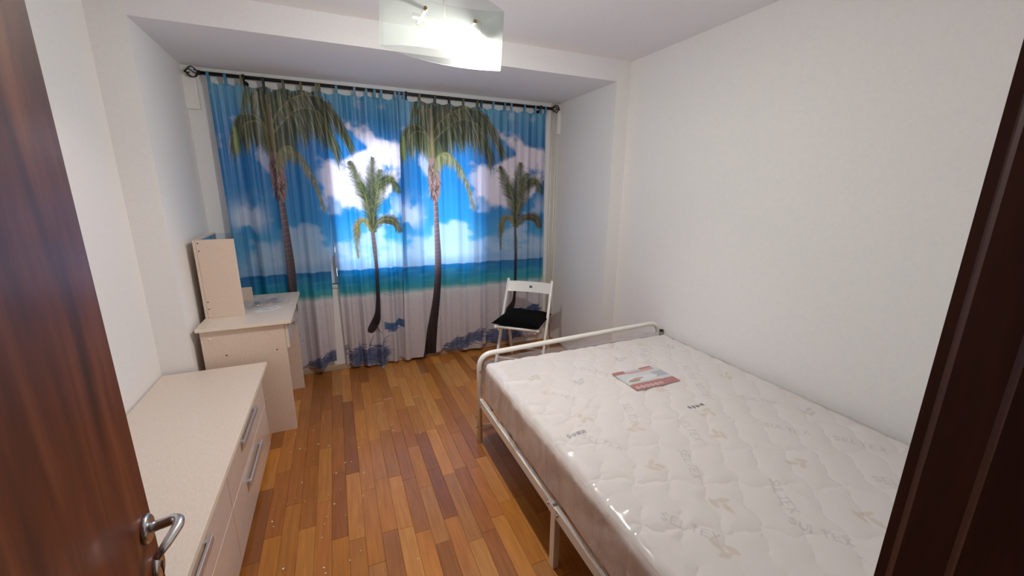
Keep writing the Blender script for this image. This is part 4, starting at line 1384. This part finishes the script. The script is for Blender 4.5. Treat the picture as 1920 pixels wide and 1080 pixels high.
grid_mesh('side_border', rounded_sides((HX, HY, HZ), edge_r, HZ, nper=240, nz=24, amp=0.014, seed=91), None, M['mattress_side'], mt)
bm = bmesh.new()
box(bm, (-HX + 0.03, -HY + 0.03, 0.0), (HX - 0.03, HY - 0.03, 0.004)); obj('underside', bm, M['mattress_side'], mt)
# clear film wrapped over the mattress, creased
fxn, fyn = 150, 200
fx_, fy_ = np.meshgrid(np.linspace(-HX - 0.007, HX + 0.002, fxn), np.linspace(-HY, HY + 0.010, fyn), indexing='ij')
cr = np.abs(fbm(fx_ * 1.6 + 11 + 0.8 * fy_, fy_ * 3.2 + 7, 101, 4) - 0.5)
cr2 = np.abs(fbm(fx_ * 2.3 + 31, fy_ * 2.2 - 0.9 * fx_ + 40, 107, 3) - 0.5)
lift = 0.010 + 0.011 * np.exp(-cr / 0.018) + 0.008 * np.exp(-cr2 / 0.014) + 0.010 * sstep(HY - 0.10, HY, fy_) * (0.4 + vnoise(fx_ * 14 + 20, fy_ * 3 + 20, 109))
pt = np.stack([fx_, fy_, np.full_like(fx_, HZ + 0.010)], -1)
Pf, _n = rounded(pt, (HX + 0.010, HY + 0.012, HZ + 0.010), 0.036)
Pf[..., 2] += lift * (1 - 0.6 * sstep(HX - 0.06, HX, np.abs(fx_))) - 0.004 + HZ
fl_ = grid_mesh('plastic_film', Pf, None, M['film'], mt)
un, vn = 200, 14
fu, fv = np.meshgrid(np.linspace(-1, 1, un), np.linspace(0, 1, vn), indexing='ij')
fh = (0.030 + 0.030 * fbm(fu * 3 + 5, fu * 0 + 2, 131, 3)) * (1 - 0.35 * np.abs(fu) ** 6)
Pp = np.stack([fu * (HX + 0.004), HY + 0.006 + fv * 0.006 + 0.006 * fv * (fbm(fu * 16 + 30, fv * 3 + 3, 133, 3) - 0.5), 2 * HZ - 0.012 + fv * fh], -1)
grid_mesh('film_flap', Pp, None, M['film'], fl_)
Qf = rounded_sides((HX + 0.010, HY + 0.012, HZ + 0.008), 0.036, HZ, nper=420, nz=40, amp=0.030, seed=113)
Qf[..., 0] = np.minimum(Qf[..., 0], HX + 0.012)
grid_mesh('film_skirt', Qf, None, M['skirtfilm'], fl_)

# printed leaflet lying on the mattress under the film
M['leaflet'] = mat('leaflet_print', lc(220, 226, 226), 0.5)
_n2, _l2, _b2 = nodes(M['leaflet'])
at = _n2.new('ShaderNodeAttribute'); at.attribute_name = 'print'
_l2.new(at.outputs['Color'], _b2.inputs['Base Color'])
ln, lm = 150, 110
LW, LH = 0.292, 0.208
lu, lv = np.meshgrid(np.linspace(0, 1, ln), np.linspace(0, 1, lm), indexing='ij')
la = np.ones((ln, lm, 3)) * lin((216, 222, 222))


def lrect(u0, v0, u1, v1, c):
    m = (lu >= u0) & (lu <= u1) & (lv >= v0) & (lv <= v1)
    la[m] = lin(c)


RED, PNK = (178, 92, 88), (214, 150, 146)
lrect(0, 0, 1, 0.27, RED)
lrect(0, 0.84, 0.26, 1, RED); lrect(0.26, 0.80, 0.62, 0.88, PNK); lrect(0.62, 0.80, 0.90, 0.93, PNK); lrect(0.62, 0.93, 0.90, 1.0, (160, 84, 84))
lrect(0.27, 0.90, 0.60, 0.925, (150, 120, 100))
lrect(0.72, 0.40, 1, 0.70, (186, 196, 200))
for q in range(4):
    lrect(0.76, 0.44 + q * 0.06, 0.97, 0.46 + q * 0.06, (140, 150, 168))
m = ((lu - 0.42) / 0.34) ** 2 + ((lv - 0.50) / 0.13) ** 2 < 1
la[m] = lin((232, 236, 236))
m = ((lu - 0.22) / 0.13) ** 2 + ((lv - 0.44) / 0.07) ** 2 < 1
la[m] = lin((170, 142, 120))
m = ((lu - 0.34) / 0.12) ** 2 + ((lv - 0.52) / 0.05) ** 2 < 1
la[m] = lin((190, 170, 160))
lrect(0.05, 0.27, 0.70, 0.31, (190, 168, 146))
for q in range(6):
    cu_ = 0.09 + q * 0.105
    dd_ = np.hypot((lu - cu_) * LW, (lv - 0.11) * LH)
    la[(dd_ < 0.0125) & (dd_ > 0.0085)] = lin((236, 216, 210))
    la[(dd_ < 0.005)] = lin((232, 206, 200))
PL_ = np.stack([1.325 + lu * LW, 1.455 + lv * LH, 0.5618 + 0.0008 * np.sin(lu * 9) + 0 * lv], -1)
lf = grid_mesh('leaflet', PL_, la, M['leaflet'])
sol = lf.modifiers.new('thickness', 'SOLIDIFY'); sol.thickness = 0.0006; sol.offset = 1
tag(lf, 'red and pale blue printed leaflet lying under film on the mattress', 'leaflet')

# ------------------------------------------------------------------ paint crumbs on the floor
bm = bmesh.new()
cr_ = random.Random(5)
for k in range(75):
    x = cr_.uniform(-0.42, 0.62); y = cr_.uniform(0.9, 3.0)
    if cr_.random() < 0.6:
        x = cr_.uniform(-0.42, 0.05); y = cr_.uniform(1.2, 2.5)
    s = cr_.uniform(0.0014, 0.0042)
    a = cr_.uniform(0, 3.14)
    m = Matrix.Translation((x, y, 0.0008)) @ Matrix.Rotation(a, 4, 'Z')
    box(bm, (-s, -s * cr_.uniform(0.4, 1), 0), (s, s * 0.7, 0.0012 + s * 0.3), 0, 2, m)
cb = obj('paint_crumbs', bm, M['flake'])
cb['kind'] = 'stuff'; cb['label'] = 'white crumbs of paint scattered over the wooden floor'; cb['category'] = 'debris'
